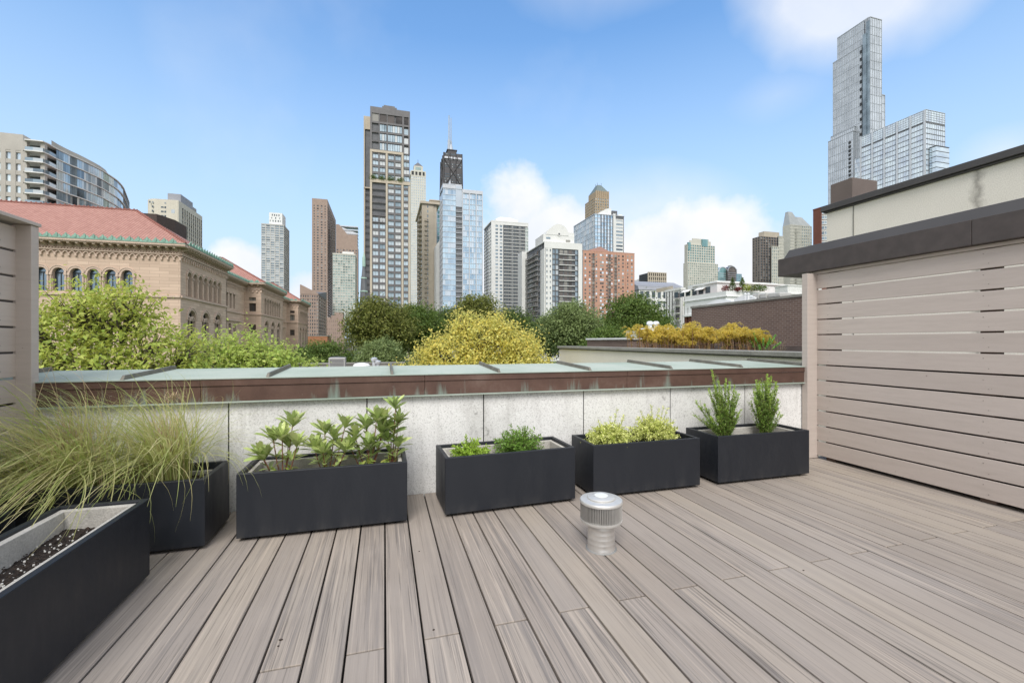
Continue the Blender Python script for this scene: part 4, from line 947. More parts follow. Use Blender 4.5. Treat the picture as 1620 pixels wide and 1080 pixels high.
# ================================================================ goldenrod on the green roof
leafmat('gold_plume', [(.52, .38, .05), (.64, .48, .07), (.44, .31, .08), (.52, .40, .16), (.42, .38, .08), (.50, .34, .13), (.60, .46, .06)], .35, .7, gain=1.3)
leafmat('gold_leaf', [(.16, .19, .04), (.24, .19, .06), (.26, .17, .08)], .3, .7)
leafmat('sumac', [(.12, .28, .05), (.16, .34, .08), (.2, .38, .1)], .35)
simple('gold_stem', (.27, .15, .08), .8, .25, 8)
roof2 = MB(); roof2.box(6.95, 13.85, 8.2, 15.8, GZ, .25); tag(roof2.build('planted_roof', 'soil'), 'planted roof bed holding the goldenrod', 'roof', None)
def golden(px, t, top, i):
    x, y = at(px, t); g = thing('goldenrod_plant', f'goldenrod', 'plant', (x, y, .25), 'goldenrod plants along the planted roof'); zt = zat(top, t)
    mb = MB(); Ps, Ds, Ls, Ws = [], [], [], []; P2 = ([], [], [], [])
    for k in range(11):
        bx_, by_ = x+random.gauss(0, .16), y+random.gauss(0, .2); h = (zt-.25)*random.uniform(.8, 1.06); a = random.uniform(-1, 1)*.16
        e = Vector((bx_+a, by_+random.gauss(0, .08), .25+h*.82)); b = Vector((bx_, by_, .25)); mb.tube([b, b.lerp(e, .5)+Vector((.01, 0, 0)), e], [.011, .009, .006], 5, cap=False)
        for s_ in range(14):
            f = random.uniform(.62, 1); p = b.lerp(e, f); P2[0].append(tuple(p)); d = Vector((random.gauss(0, 1), random.gauss(0, 1), random.uniform(-.6, .4))).normalized(); P2[1].append(tuple(d)); P2[2].append(.075*random.uniform(.5, 1.2)); P2[3].append(.014)
        for s_ in range(7):
            az_ = random.random()*6.28; L = random.uniform(.1, .26)*(1 if s_ < 5 else 1.3); p0 = b.lerp(e, random.uniform(.87, 1.03))
            for j in range(22):
                u = j/22; p = p0+Vector((math.cos(az_)*L*u, math.sin(az_)*L*u, L*(1.3*u-1.25*u*u)+(.02)))
                for r_ in range(2):
                    Ps.append(tuple(p+Vector((random.gauss(0, .012), random.gauss(0, .012), random.gauss(0, .012))))); Ds.append(tuple(Vector((random.gauss(0, 1), random.gauss(0, 1), random.gauss(.4, .8))).normalized())); Ls.append(.034*random.uniform(.6, 1.3)); Ws.append(.02)
    mb.build('stem', 'gold_stem', g); leafmesh('plume', *[np.array(a) for a in (Ps, Ds, Ls, Ws)], 'gold_plume', g); leafmesh('foliage', *[np.array(a) for a in P2], 'gold_leaf', g); return g
GP = [(1012, 13.6, 517), (1021, 13.2, 513), (1031, 13.7, 517), (1040, 13.3, 511), (1050, 13.6, 514), (1060, 13.2, 512), (1069, 13.5, 510), (1078, 13.2, 512), (1088, 13.6, 509), (1098, 13.2, 505), (1107, 13.4, 505), (1117, 13.1, 513), (1127, 13.4, 509), (1137, 13.0, 512), (1147, 13.3, 508), (1157, 13.0, 513), (1167, 13.2, 510), (1177, 12.9, 510), (1187, 13.2, 515), (1197, 13.0, 513), (1205, 13.2, 517)]
for i, (px, t, top) in enumerate(GP): golden(px+random.uniform(-3, 3), t, top+random.choice([-4, -1, 0, 4, 8]), i)['label'] = 'tall brown-stemmed goldenrod with arching yellow plumes in front of the brick wall'
x, y = at(1206, 12.7); su = thing('sumac_sapling', 'bright green feathery sapling at the right end of the goldenrod', 'plant', (x, y, .25)); mb = MB(); Ps, Ds, Ls, Ws = [], [], [], []
for k in range(9):
    e = Vector((x+random.uniform(-.35, .5), y+random.gauss(0, .15), zat(530, 12.7)+random.uniform(-.25, .1))); b = Vector((x, y, .25)); m0 = b.lerp(e, .6)+Vector((0, 0, .2)); mb.tube([b, m0, e], [.01, .007, .003], 5, cap=False)
    for j in range(26):
        p = m0.lerp(e, j/26)
        for s_ in (-1, 1): Ps.append(tuple(p)); Ds.append(tuple(Vector((.3*s_, .9*s_*random.random(), -.3)).normalized()+Vector(((e-m0).x*.5, 0, 0)))); Ls.append(.085); Ws.append(.03)
mb.build('stem', 'stem_green', su); leafmesh('foliage', np.array(Ps), unit(np.array(Ds)), np.array(Ls), np.array(Ws), 'sumac', su)
x, y = at(1226, 12.6); su = thing('dry_weed', 'small dry brown weed at the foot of the brick wall beside the fence post', 'plant', (x, y, .25)); mb = MB()
for k in range(60):
    e = (x+random.gauss(0, .17), y+random.gauss(0, .12), random.uniform(.55, 1.32)); mb.tube([(x, y, .25), ((x+e[0])/2+random.gauss(0, .03), (y+e[1])/2, (.25+e[2])*.52), e], [.004, .003, .002], 4, cap=False)
mb.build('twig', 'straw', su)['kind'] = 'stuff'
# ================================================================ trees
leafmat('leaf_lime', [(.10, .15, .03), (.18, .25, .045), (.26, .32, .065), (.37, .40, .11), (.13, .20, .035), (.32, .31, .075)], .4)
leafmat('leaf_mid', [(.10, .16, .03), (.17, .25, .045), (.27, .35, .075), (.20, .28, .06), (.36, .40, .12)], .4)
leafmat('leaf_gold', [(.34, .27, .05), (.48, .40, .08), (.28, .28, .06), (.58, .50, .17), (.22, .24, .05), (.44, .35, .08), (.50, .44, .13)], .4)
leafmat('leaf_dark', [(.04, .07, .016), (.065, .105, .022), (.09, .135, .03)], .3, gain=1.2)
leafmat('leaf_olive', [(.09, .105, .025), (.14, .155, .032), (.20, .20, .045), (.11, .135, .03)], .3, gain=1.2)
leafmat('leaf_green', [(.055, .10, .02), (.085, .14, .026), (.13, .18, .038)], .3, gain=1.15)
leafmat('leaf_grey', [(.10, .14, .05), (.15, .20, .07), (.21, .26, .10)], .3, gain=1.2)
GR = 'street trees beyond the parapet'
tree('street_tree', 'lime green leafy tree rising in front of the arched library front beside the fence', 165, 11.4, [(-1.2, 0, 1.35, 1.0, .8), (.0, .2, 1.8, .95, .85), (.95, .1, 1.05, .95, .75), (-.4, -.3, .3, 1.3, 1.0), (1.1, -.1, .0, 1.1, .8), (-1.7, 0, .2, 1.0, 1.0), (1.85, .1, .95, .5, .35), (0, 0, -1.4, 1.9, 1.2), (.5, 0, 2.05, .6, .55), (-.6, .1, 2.1, .6, .5), (2.0, 0, .1, .4, .4), (-1.7, 0, 1.6, .5, .45)], 'leaf_lime', .14, 1050, 16, .2, GR, .13, .48)
tree('street_tree', 'smaller mid green tree in front of the far library pavilions', 385, 14.5, [(-.9, 0, .65, .8, .65), (.0, .1, 1.0, .75, .6), (.9, 0, .6, .8, .6), (1.7, 0, .25, .6, .4), (-1.6, 0, .25, .6, .5), (0, 0, -.7, 1.9, 1.0), (.4, 0, .3, 1.2, .7)], 'leaf_mid', .15, 760, 14, .17, GR, .12, .48)
tree('street_tree', 'golden yellow autumn tree in the middle of the view', 757, 15.5, [(0.1, 0, 1.25, 1.05, .8), (-1.1, 0, .7, .95, .7), (1.3, 0, .85, 1.0, .7), (-2.1, 0, .0, .7, .5), (2.2, 0, .2, .65, .55), (0, -.2, -.2, 2.4, 1.0), (-.45, 0, 1.75, .5, .4), (.8, 0, 1.7, .55, .4), (2.7, 0, -.2, .45, .35), (-2.75, 0, -.4, .5, .3), (1.7, 0, 1.0, .5, .35), (-1.6, .1, .9, .4, .35)], 'leaf_gold', .105, 1900, 16, .17, GR, .13, .55)
GB = 'dark park trees below the skyline'
def bigtree(label, px, t, half, top, mat, leaf=.26, tw=1500, name='park_tree', low=None, seed=None):
    hw = half*t/F; zt = zat(top, t); zc = zt-hw*.55; c = [(0, 0, zc, hw*.8, hw*.55)]
    for k in range(9):
        a = k*2*math.pi/9+random.random()*.5; r = hw*random.uniform(.5, .72); c.append((r*math.cos(a), r*math.sin(a), zc-hw*random.uniform(.15, .5), hw*random.uniform(.34, .48), hw*random.uniform(.28, .4)))
    for k in range(4): c.append((random.uniform(-.35, .35)*hw, random.uniform(-.3, .3)*hw, zt-hw*random.uniform(.22, .34), hw*.3, hw*.22))
    c.append((0, 0, zc-hw*.7, hw*.95, hw*.6))
    return tree(name, label, px, t, c, mat, leaf, tw, 13, leaf*1.5, GB, .05*hw+.1, .6)
bigtree('broad olive tree below the church spire and the tall black and cream tower', 600, 46, 50, 474, 'leaf_olive', .25, 1900)
bigtree('dense dark green tree below the slim cream towers', 668, 52, 46, 484, 'leaf_green', .26, 1700)
bigtree('olive yellow tree below the blue glass tower, behind the golden tree', 757, 50, 44, 471, 'leaf_olive', .26, 1600)
bigtree('dark tree half hidden between the olive tree and the dense green one', 636, 66, 40, 486, 'leaf_dark', .3, 1300)
bigtree('low dark green tree below the small pinkish brick block', 520, 62, 44, 541, 'leaf_green', .28, 1300)
bigtree('small lighter tree in front of the olive one beside the golden tree', 604, 38, 34, 540, 'leaf_grey', .2, 1300)
bigtree('low dark tree at the far end of the library', 486, 80, 26, 549, 'leaf_dark', .3, 900)
bigtree('grey green feathery tree in front of the white gabled tower', 905, 40, 44, 480, 'leaf_grey', .2, 1900)
bigtree('dark green domed tree below the orange brick block', 1002, 46, 56, 469, 'leaf_green', .24, 2300)
bigtree('low bushy dark tree beside the grey stone coping', 960, 31, 36, 522, 'leaf_green', .16, 1500)
bigtree('dark green tree between the golden tree and the feathery one', 868, 44, 32, 503, 'leaf_dark', .2, 1200)
bigtree('small dark tree behind the low annex', 1040, 60, 30, 505, 'leaf_dark', .3, 700)
bigtree('distant dark tree between the dense one and the olive yellow one', 712, 70, 36, 489, 'leaf_dark', .3, 1000)
bigtree('distant dark tree behind the golden tree towards the white balcony tower', 812, 66, 36, 490, 'leaf_dark', .3, 1000)
# ================================================================ towers
def TW(name, label, pc, t, pl, pr, top, wall, gm, **kw):
    x0, x1, y0, y1 = foot(pc, t, pl, pr); return Tower(name, label, kw.pop('cat', 'tower'), x0, x1, y0, y1, zat(top, t), wall, gm, **kw)
# --- concrete block and curved glass building, far left
t = 141; x1, yb = at(36.5, t)
T = Tower('concrete_building', 'tan concrete block with a grid of pale windows at the far left edge', 'building', x1-40, x1, yb, yb+25, zat(213, t), 'concrete_tan', 'g_sky', d=.5, z0=16)
T.face('S', 16, 3.42, 1.25, 1.35, zt=T.zt-5.2); T.part('parapet_band', 'concrete_tan', lambda m: m.box(T.x0, T.x1, T.y0, T.y1, T.zt-5.2, T.zt)); T.face('E', 7, 3.42, 1.3, 1.4, zt=T.zt-5.2); T.done()
cg = thing('curved_glass_building', 'curved glass apartment building with white floor bands and open corner terraces', 'building', (*at(100, 150), GZ))
zc = 1.18+63.2
pl_ = [(39, 137.7), (52, 138.2), (68, 139), (78, 141), (89, 144), (100, 146.6), (111, 149.2), (122, 151.6), (133, 154.3), (143.5, 157.2), (154, 160.1), (164, 163.3), (173, 167.1), (181, 170.6), (186.6, 173.5), (192, 177.6), (195.7, 181.5)]
pts = [at(a, b_) for a, b_ in pl_]; ctr = at(120, 185)
def inset(p, d): v = Vector((ctr[0]-p[0], ctr[1]-p[1])); v.normalize(); return (p[0]+v.x*d, p[1]+v.y*d)
fh = 3.33; nfl = 12; back = [at(205, 200), at(60, 175)]
rf = thing
for k in range(nfl+1):
    z = zc-k*fh; mb = MB(); o_ = [inset(p, -.25) for p in pts]; mb.prism(o_+back, z-.32, z); mb.build('floor_band', 'white_conc', cg)
mb = MB(); mb.prism([inset(p, 4.5) for p in pts[:4]]+[inset(pts[4], 3.5)]+[inset(p, .55) for p in pts[5:]]+back, GZ, zc-.33); mb.build('core', 'charcoal', cg)
segs = [(a, b_) for a, b_ in zip(pts[4:], pts[5:])]
fam = ['g_sky', 'g_mid', 'g_grey', 'g_mid', 'g_grey', 'g_sky', 'g_mid', 'g_green', 'g_sky', 'g_mid', 'g_sky', 'g_sky']
for k in range(nfl):
    z1 = zc-k*fh-.33; z0 = z1-fh+.34
    for j, (a, b_) in enumerate(segs):
        a_, c_ = Vector((*inset(a, .3), 0)), Vector((*inset(b_, .3), 0)); mb = MB()
        for s_ in range(3):
            p, r_ = a_.lerp(c_, s_/3+.012), a_.lerp(c_, (s_+1)/3-.012); mb.quad([(p.x, p.y, z0), (r_.x, r_.y, z0), (r_.x, r_.y, z1), (p.x, p.y, z1)])
        mb.build('window', fam[j] if random.random() > .22 else random.choice(['g_grey', 'g_dark', 'g_sky']), cg)
    for p in (pts[0], pts[2]):
        c = inset(p, 1.2); mb = MB(); mb.box(c[0]-.55, c[0]+.55, c[1]-.55, c[1]+.55, z0, z1); mb.build('column', 'concrete_tan', cg)
    mb = MB()
    for a, b_ in zip(pts[:4], pts[1:5]): a_, c_ = inset(a, .1), inset(b_, .1); mb.quad([(*a_, z0), (*c_, z0), (*c_, z0+1.1), (*a_, z0+1.1)])
    mb.build('railing', 'g_grey', cg)
mb = MB(); mb.prism([inset(p, 3.5) for p in pts[3:13]]+[at(190, 196), at(95, 170)], zc, zc+2.4); mb.build('roof_storey', 'concrete_tan', cg)
# --- cream hotel block
x0, x1, y0, y1 = foot(282.5, 300, 225, 320); T = Tower('cream_tower', 'cream tower with a rounded blank end wall and dark window columns behind the library roof', 'tower', x0, x1, y0, y1, zat(317, 300), 'cream', 'g_dark', d=.5, core=False, z0=20)
T.wall.box(x0+9, x1-.56, y0+.01, y1-.1, GZ, T.zt, 0)
T.part('rounded_wall', 'cream', lambda m: m.prism([(x0+9, y0)]+[(x0+9-9*math.sin(a), y0+9-9*math.cos(a)) for a in [math.pi/2*k/8 for k in range(1, 9)]]+[(x0, y1), (x0+9, y1)], GZ, T.zt))
T.face('E', 10, 2.95, 1.6, .55, zt=T.zt-3.5, m=0, a0=y0+5, ends=.6, sm=1); T.wall.box(x1-.5, x1, y0, y0+5, GZ, T.zt); T.wall.box(x1-.5, x1, y0+5, y1, T.zt-3.5, T.zt)
for k in range(16):
    z = T.zt-2.5-k*2.95
    for px in ((237,) if k == 0 else ())+(241.5, 261.5): T.win('S', SX(px, y0)-.5, SX(px, y0)+.5, z-.6, z+.7, 'g_dark', -.03)
    if 3 < k < 10 or k < 7: T.win('S', SX(256.8, y0)-.8, SX(256.8, y0)+.8, z-3.4, z-2.4, 'g_dark', -.03)
T.win('S', SX(271, y0), SX(276.5, y0), T.zt-9, T.zt-6.5, 'g_grey', -.03); T.wm = ['cream', 'charcoal']
T.part('roof_plant', 'grey_roof', lambda m: m.box(x0+12, x1-1, y0+6, y0+26, T.zt, T.zt+6)); T.part('roof_plant', 'grey_conc', lambda m: m.box(x0+18, x1-1.5, y0+26.2, y0+34, T.zt, T.zt+3.5)); T.done()
# --- white gridded tower with penthouse
T = TW('gridded_tower', 'grey white gridded apartment tower with a white box on its roof, beyond the library', 449, 560, 413.3, 457.8, 357, 'grid_grey', 'g_grey', d=.6, z0=30)
T.face('S', 5, 2.95, .9, 1.2); T.face('E', 5, 2.95, 1.1, 1.2); T.cap(1.2)
T.part('penthouse', 'white_paint', lambda m: m.box(SX(425, T.y0), SX(446, T.y0), T.y0+2, T.y0+22, T.zt+1.2, zat(337, 560)))
for i, (a, b_) in enumerate(((.25, .8), (.42, .8), (.58, .8), (.75, .8), (.2, .55), (.5, .55), (.8, .55), (.1, .3), (.3, .3), (.5, .3), (.7, .3), (.85, .3))):
    xx = SX(425+21*a, T.y0); z = T.zt+1.2+(zat(337, 560)-T.zt-1.2)*b_; T.win('S', xx-.6, xx+.6, z-1.1, z+1.1, 'g_dark', 1.97)
T.done()
# --- brown stone slender tower and its wing
T = TW('slender_tower', 'tall slender pinkish brown stone tower with rows of small windows', 518, 600, 493.5, 531.3, 315.5, 'pink_stone', 'g_dark', d=.6, z0=30)
T.face('S', 4, 3.6, 2.7, 1.9, zt=T.zt-8, ends=2.2); T.face('E', 6, 3.6, 1.8, 1.9, zt=T.zt-8); T.wall.box(T.x0, T.x1, T.y0, T.y1, T.zt-8, T.zt); T.done()
T = TW('stepped_wing_tower', 'pinkish brown stone tower with a slanted striped glass top, behind the greenish office slab', 566, 620, 531.5, 567.3, 372, 'pink_stone', 'g_dark', d=.6, z0=30)
T.face('S', 7, 3.6, 2.1, 1.9, zt=zat(395, 620)); T.face('E', 3, 3.6, 2, 1.9, zt=zat(395, 620))
def f(m):
    zA, zB, zC = zat(357, 620), zat(367, 620), zat(395, 620); m.ext([(T.x0, T.y0, zC), (T.x1, T.y0, zC), (T.x1, T.y0, zC+4), (T.x0+4, T.y0, zA), (T.x0, T.y0, zA)], (0, 20, 0))
T.part('slanted_crown', 'pink_stone', f)
def f(m):
    zA, zB, zC = zat(357, 620), zat(367, 620), zat(395, 620)
    for k in range(6): a = k/6; p = lambda u: (T.x0+4+(T.x1-T.x0-4)*a, zA+(zC+4-zA)*a); X, Z = p(0); zt_ = zA+(zB-zA)*a; m.box(X, T.x1, T.y0+4, T.y0+18, Z-1.5, Z-.2) if Z < zB+30 else None
    m.hexa([(T.x0+3, T.y0+5, zC+4), (T.x1-.5, T.y0+5, zC+4), (T.x1-.5, T.y0+17, zC+4), (T.x0+3, T.y0+17, zC+4), (T.x0+4, T.y0+5, zA-1), (T.x1-.5, T.y0+5, zB-1), (T.x1-.5, T.y0+17, zB-1), (T.x0+4, T.y0+17, zA-1)])
T.part('glass_slope', 'steel_light', f); T.done()
# --- low brown block with slanted dark roof
T = TW('slant_roof_block', 'brown stone block with square windows and a dark slanted glass roof beside the library end', 503.5, 420, 474.5, 516.8, 466, 'pink_stone', 'g_dark', d=.5, z0=-4)
T.face('S', 8, 3.3, 1.05, 1.5); T.face('E', 5, 3.3, 1.2, 1.5)
zA, zB = zat(451, 420), T.zt+.2
T.part('parapet', 'pink_stone', lambda m: (m.ext([(T.x0, T.y0, zB), (T.x1, T.y0, zB), (T.x1, T.y0, zB+1), (T.x0+1, T.y0, zA), (T.x0, T.y0, zA)], (0, .8, 0)), m.box(T.x0, T.x1, T.y1-.8, T.y1, zB, zA+1)))
T.part('glass_roof', 'charcoal', lambda m: m.hexa([(T.x0+.5, T.y0+1.2, zB), (T.x1+.2, T.y0+1.2, zB), (T.x1+.2, T.y1-1, zB), (T.x0+.5, T.y1-1, zB), (T.x0+.5, T.y0+1.2, zB+1.2), (T.x1+.2, T.y0+1.2, zB+.8), (T.x1+.2, T.y1-1, zA), (T.x0+.5, T.y1-1, zA)])); T.done()
# --- greenish office slab
T = TW('office_slab', 'grey green office slab with thin floor lines in front of the brown towers', 562, 500, 526.3, 564.8, 404, 'green_cream', 'g_green', d=.4, z0=5)
T.face('S', 9, 3.0, .5, .9, sm=0); T.face('E', 3, 3.0, .6, .9); T.cap(1.5); T.part('roof_plant', 'white_conc', lambda m: m.box(T.x0+10, T.x0+22, T.y0+2, T.y0+12, T.zt+1.5, T.zt+4)); T.done()
# --- old pinkish apartment block
T = TW('old_brick_block', 'small old pinkish brick block with stepped roof between the dark trees and the office slab', 545, 330, 517, 557, 505, simple('old_pink', (.36, .27, .225), .85, .1, .3, fine=15).name, 'g_dark', d=.35, z0=-3)
T.face('S', 9, 3.1, 1.15, 1.6); T.face('E', 3, 3.1, 1.4, 1.6)
T.part('stepped_gable', 'old_pink', lambda m: (m.box(SX(529, T.y0), SX(543, T.y0), T.y0, T.y0+8, T.zt, zat(494, 330)), m.box(SX(524, T.y0), SX(528.9, T.y0), T.y0, T.y0+8, T.zt, zat(499, 330)), m.box(SX(517, T.y0), SX(523, T.y0), T.y0, T.y0+8, T.zt, zat(502, 330)))); T.done()
x0, x1, y0, y1 = foot(518, 290, 486, 520); m_ = MB(); m_.box(x0, x1, y0, y0+20, GZ, zat(531.5, 290)); ob = thing('orange_low_building', 'low plain orange brown building at the end of the library', 'building', (x0, y0, GZ)); m_.build('wall', 'orange_clad', ob); m_ = MB(); m_.box(x0-.2, x1+.2, y0-.2, y0+20, zat(531.5, 290), zat(530.6, 290)); m_.build('roof_edge', 'grey_conc', ob)
# --- church spire
cx, cy = at(575.5, 190); sp_ = thing('church_spire', 'dark slate church spire with pale green bands before the black and cream tower', 'church', (cx, cy, GZ))
def oct(r, z): return [(cx+r*math.cos(math.pi/8+k*math.pi/4), cy+r*math.sin(math.pi/8+k*math.pi/4), z) for k in range(8)]
def frus(m, r0, z0, r1, z1):
    a, b_ = oct(r0, z0), oct(r1, z1)
    for k in range(8): m.quad([a[k], a[(k+1) % 8], b_[(k+1) % 8], b_[k]])
    m.quad(b_)
zz = lambda py: zat(py, 190)
m_ = MB(); frus(m_, 1.9, zz(486), 1.15, zz(438)); frus(m_, 1.0, zz(438)+.1, .6, zz(422)); m_.build('spire', 'charcoal', sp_)
m_ = MB(); [frus(m_, r, zz(p), r, zz(p)+.55) for p, r in ((462, 1.72), (441, 1.35))]; frus(m_, .72, zz(422), .72, zz(408)); frus(m_, .72, zz(408), .02, zz(398)); m_.build('copper_band', simple('pale_copper', (.36, .50, .43), .7, .2, 1).name, sp_)
m_ = MB(); m_.box(cx-2.1, cx+2.1, cy-2.1, cy+2.1, GZ, zz(486)); m_.build('tower', 'charcoal', sp_)
m_ = MB(); m_.ext([(cx-.8, cy-2.5, zz(486)), (cx+.8, cy-2.5, zz(486)), (cx+.8, cy-2.5, zz(479)), (cx, cy-2.5, zz(474)), (cx-.8, cy-2.5, zz(479))], (0, 1.6, 0)); m_.build('dormer', 'pale_copper', sp_)
# --- black and cream tower
Y7 = 232.; SXx = lambda px: SX(px, Y7); z7 = lambda py: zat(py, Y7*.963)
T = Tower('balcony_tower', 'tall black and cream apartment tower with framed window bays and a stack of recessed balconies', 'tower', SXx(585), SXx(648.6), Y7, Y7+24, z7(240), 'beige_stone', 'g_mid', d=.55, z0=0)
T.wm = ['beige_stone', 'charcoal', 'dark_metal']
def frame(m_, pxa, pxb, za, zb_, off=-.25, d=.9, mi=0): T.bar('S', SXx(pxa), SXx(pxb), za, zb_, off, off+d, mi)
for a, b_ in ((585.3, 588.6), (610.4, 613.2), (635.2, 638.2), (646.0, 648.6)): frame(T, a, b_, 0, z7(240) if a < 640 else z7(292))
frame(T, 585.3, 638.2, z7(243.2), z7(239.4), -.3, .95); frame(T, 585.3, 648.6, z7(290.5), z7(285.5), -.3, .95)
zt = z7(286); zb_ = 0; zbal = z7(343)
T.face('S', 2, 3.33, .75, 1.15, SXx(588.6), SXx(610.4), zbal, 0, 2, 2, mid=2); T.face('S', 2, 3.33, .75, 1.15, SXx(613.2), SXx(635.2), zt, 0, 2, 2, mid=2); T.face('S', 1, 3.33, .4, 1.15, SXx(638.2), SXx(646), zt, 0, 2, 2, mid=2)
T.face('S', 2, 3.33, .75, 1.15, SXx(588.6), SXx(610.4), z7(243.2), z7(285.5), 2, 2, mid=2); T.face('S', 2, 3.33, .75, 1.15, SXx(613.2), SXx(635.2), z7(243.2), z7(285.5), 2, 2, mid=2)
T.face('S', 1, 3.33, .4, 1.15, SXx(638.2), SXx(648.0), z7(240), z7(286), 2, 2, mid=2)
for k in range(6):
    z = z7(290.5)-(k+1)*3.33+.2; T.balcony('S', SXx(588.7), SXx(610.3), z, .45, .35, 1.1, 'dark_metal', 'charcoal', off=.1)
zup0, zup1 = z7(240), z7(172)
T.wall.box(SXx(585.5), SXx(648.6), Y7+.62, Y7+23, zup0, zup1-1, 1)
hh = (z7(196)-zup0)/3
for k in range(3):
    za = zup0+k*hh+.6
    for a, b_, n in ((600.8, 611.6, 3), (613.4, 636.2, 6)):
        for i in range(n): u0 = SXx(a+(b_-a)*i/n)+.08; u1 = SXx(a+(b_-a)*(i+1)/n)-.08; T.win('S', u0, u1, za, za+hh-1.4, 'g_mid', .3)
    T.win('S', SXx(639.4), SXx(646), za-.8, za+hh-2.2, 'g_mid', .3)
    frame(T, 586.0, 648.6, zup0+(k+1)*hh-.5, zup0+(k+1)*hh+.25, 0, .6, 2)
    T.balcony('S', SXx(588.7), SXx(599), za-.5, .3, .3, 1.2, 'dark_metal', 'dark_metal', off=.2)
for a, b_ in ((585.6, 588.4), (599.2, 600.6), (611.8, 613.2), (636.4, 639.2), (646.2, 648.6)): frame(T, a, b_, zup0, zup1, -.03, .62, 2)
frame(T, 585.6, 648.6, z7(182), zup1, -.06, .66, 2); frame(T, 585.6, 648.6, z7(197.5), z7(194.5), -.06, .66, 2)
for a, b_ in ((588.6, 599), (601, 611.4), (613.6, 624), (626, 636.2), (639.6, 645.8)): T.win('S', SXx(a), SXx(b_), z7(194.5), z7(182), 'g_brown', .35)
T.part('mechanical_crown', 'dark_metal', lambda m: (m.prism([(SXx(604.5), Y7+3), (SXx(628), Y7+3), (SXx(628), Y7+14), (SXx(604.5), Y7+14)], zup1, z7(164.5)), m.box(SXx(585.6), SXx(645), Y7+.7, Y7+22, zup1-1, zup1-.01), m.prism([(SXx(607), Y7+4), (SXx(625), Y7+4), (SXx(625), Y7+13), (SXx(607), Y7+13)], z7(164.5), z7(161)), m.tube([(SXx(610), Y7+6, z7(161)), (SXx(610), Y7+6, z7(157.5))], .15, 5)))
T.part('left_wing', 'beige_stone', lambda m: (m.box(SX(575.3, Y7+8), SX(577.6, Y7+8), Y7+8, Y7+22, GZ, z7(291)), m.box(SX(575.3, Y7+8), SX(577.2, Y7+8), Y7+8.2, Y7+22, z7(291), z7(176)), m.box(SX(577.2, Y7+8), T.x0, Y7+8.3, Y7+22, z7(197), z7(176)), m.box(SX(575.3, Y7+8), T.x0, Y7+7.7, Y7+12, z7(293), z7(291))))
T.part('wing_glazing', 'charcoal', lambda m: m.box(SX(577.7, Y7+9), T.x0+.5, Y7+9, Y7+22, GZ, z7(197)))
for k in range(26): T.balcony('S', SX(578, Y7+8), T.x0-.1, z7(300)-k*3.33, .2, .3, 1.0, 'dark_metal', 'charcoal', off=8.2)
T.done()
for i, px in enumerate((590, 604, 618, 634)):
    z = z7(286.5); x = SXx(px); tp = thing('terrace_shrub', ['tower ledge shrub at the end above the recessed balconies', 'second tower ledge shrub above the recessed balconies', 'third shrub along the black and cream tower ledge', 'ledge shrub at the pointed tower end of the black and cream tower'][i], 'shrub', (x, Y7-.5, z)); P = np.array([x, Y7-.1, z+1.0])+RNG.normal(size=(260, 3))*np.array([1.0, .35, .75]); P[:, 2] = np.maximum(P[:, 2], z+.1); D = unit(RNG.normal(size=(260, 3))); leafmesh('foliage', P, D, np.full(260, .5), np.full(260, .3), 'leaf_green', tp)
# --- slim cream tower with pointed lantern
T = TW('pointed_tower', 'slim pale green cream tower with a dark pyramid lantern on top', 650, 620, 648, 673.8, 278, 'green_cream', 'g_sky', d=.5, z0=0)
T.face('S', 7, 3.7, 1.6, 1.5, sm=0); T.face('W', 5, 3.7, 1.6, 1.5)
T.part('crown_storey', 'green_cream', lambda m: (m.box(T.x0, T.x1, T.y0, T.y0+20, T.zt, T.zt+1.5), [m.box(SX(p-1.1, T.y0), SX(p+1.1, T.y0), T.y0, T.y0+20, T.zt+1.5, T.zt+6.5) for p in (650, 656, 661.6, 667.5, 673)], m.box(T.x0, T.x1, T.y0, T.y0+20, T.zt+6.5, T.zt+8), m.box(SX(655, T.y0), SX(669.3, T.y0), T.y0+3, T.y0+16, T.zt+8, zat(260, 620))))
T.part('louvre', 'recess', lambda m: m.box(T.x0+1, T.x1-1, T.y0+1, T.y0+19, T.zt+1.5, T.zt+6.5)); T.part('lantern_window', 'g_green', lambda m: m.box(SX(657.5, T.y0), SX(666.5, T.y0), T.y0+2.9, T.y0+2.98, T.zt+10, zat(262, 620)))
def f(m):
    X, Yy, z = SX(662, T.y0), T.y0+9.5, zat(260, 620); r = 6.4; a = [(X-r, Yy-r, z), (X+r, Yy-r, z), (X+r, Yy+r, z), (X-r, Yy+r, z)]; ap = (X, Yy, zat(251.5, 620)); [m.quad([a[k], a[(k+1) % 4], ap]) for k in range(4)]; m.tube([ap, (X, Yy, zat(247, 620))], .3, 5)
T.part('pyramid_roof', 'charcoal', f); T.done()
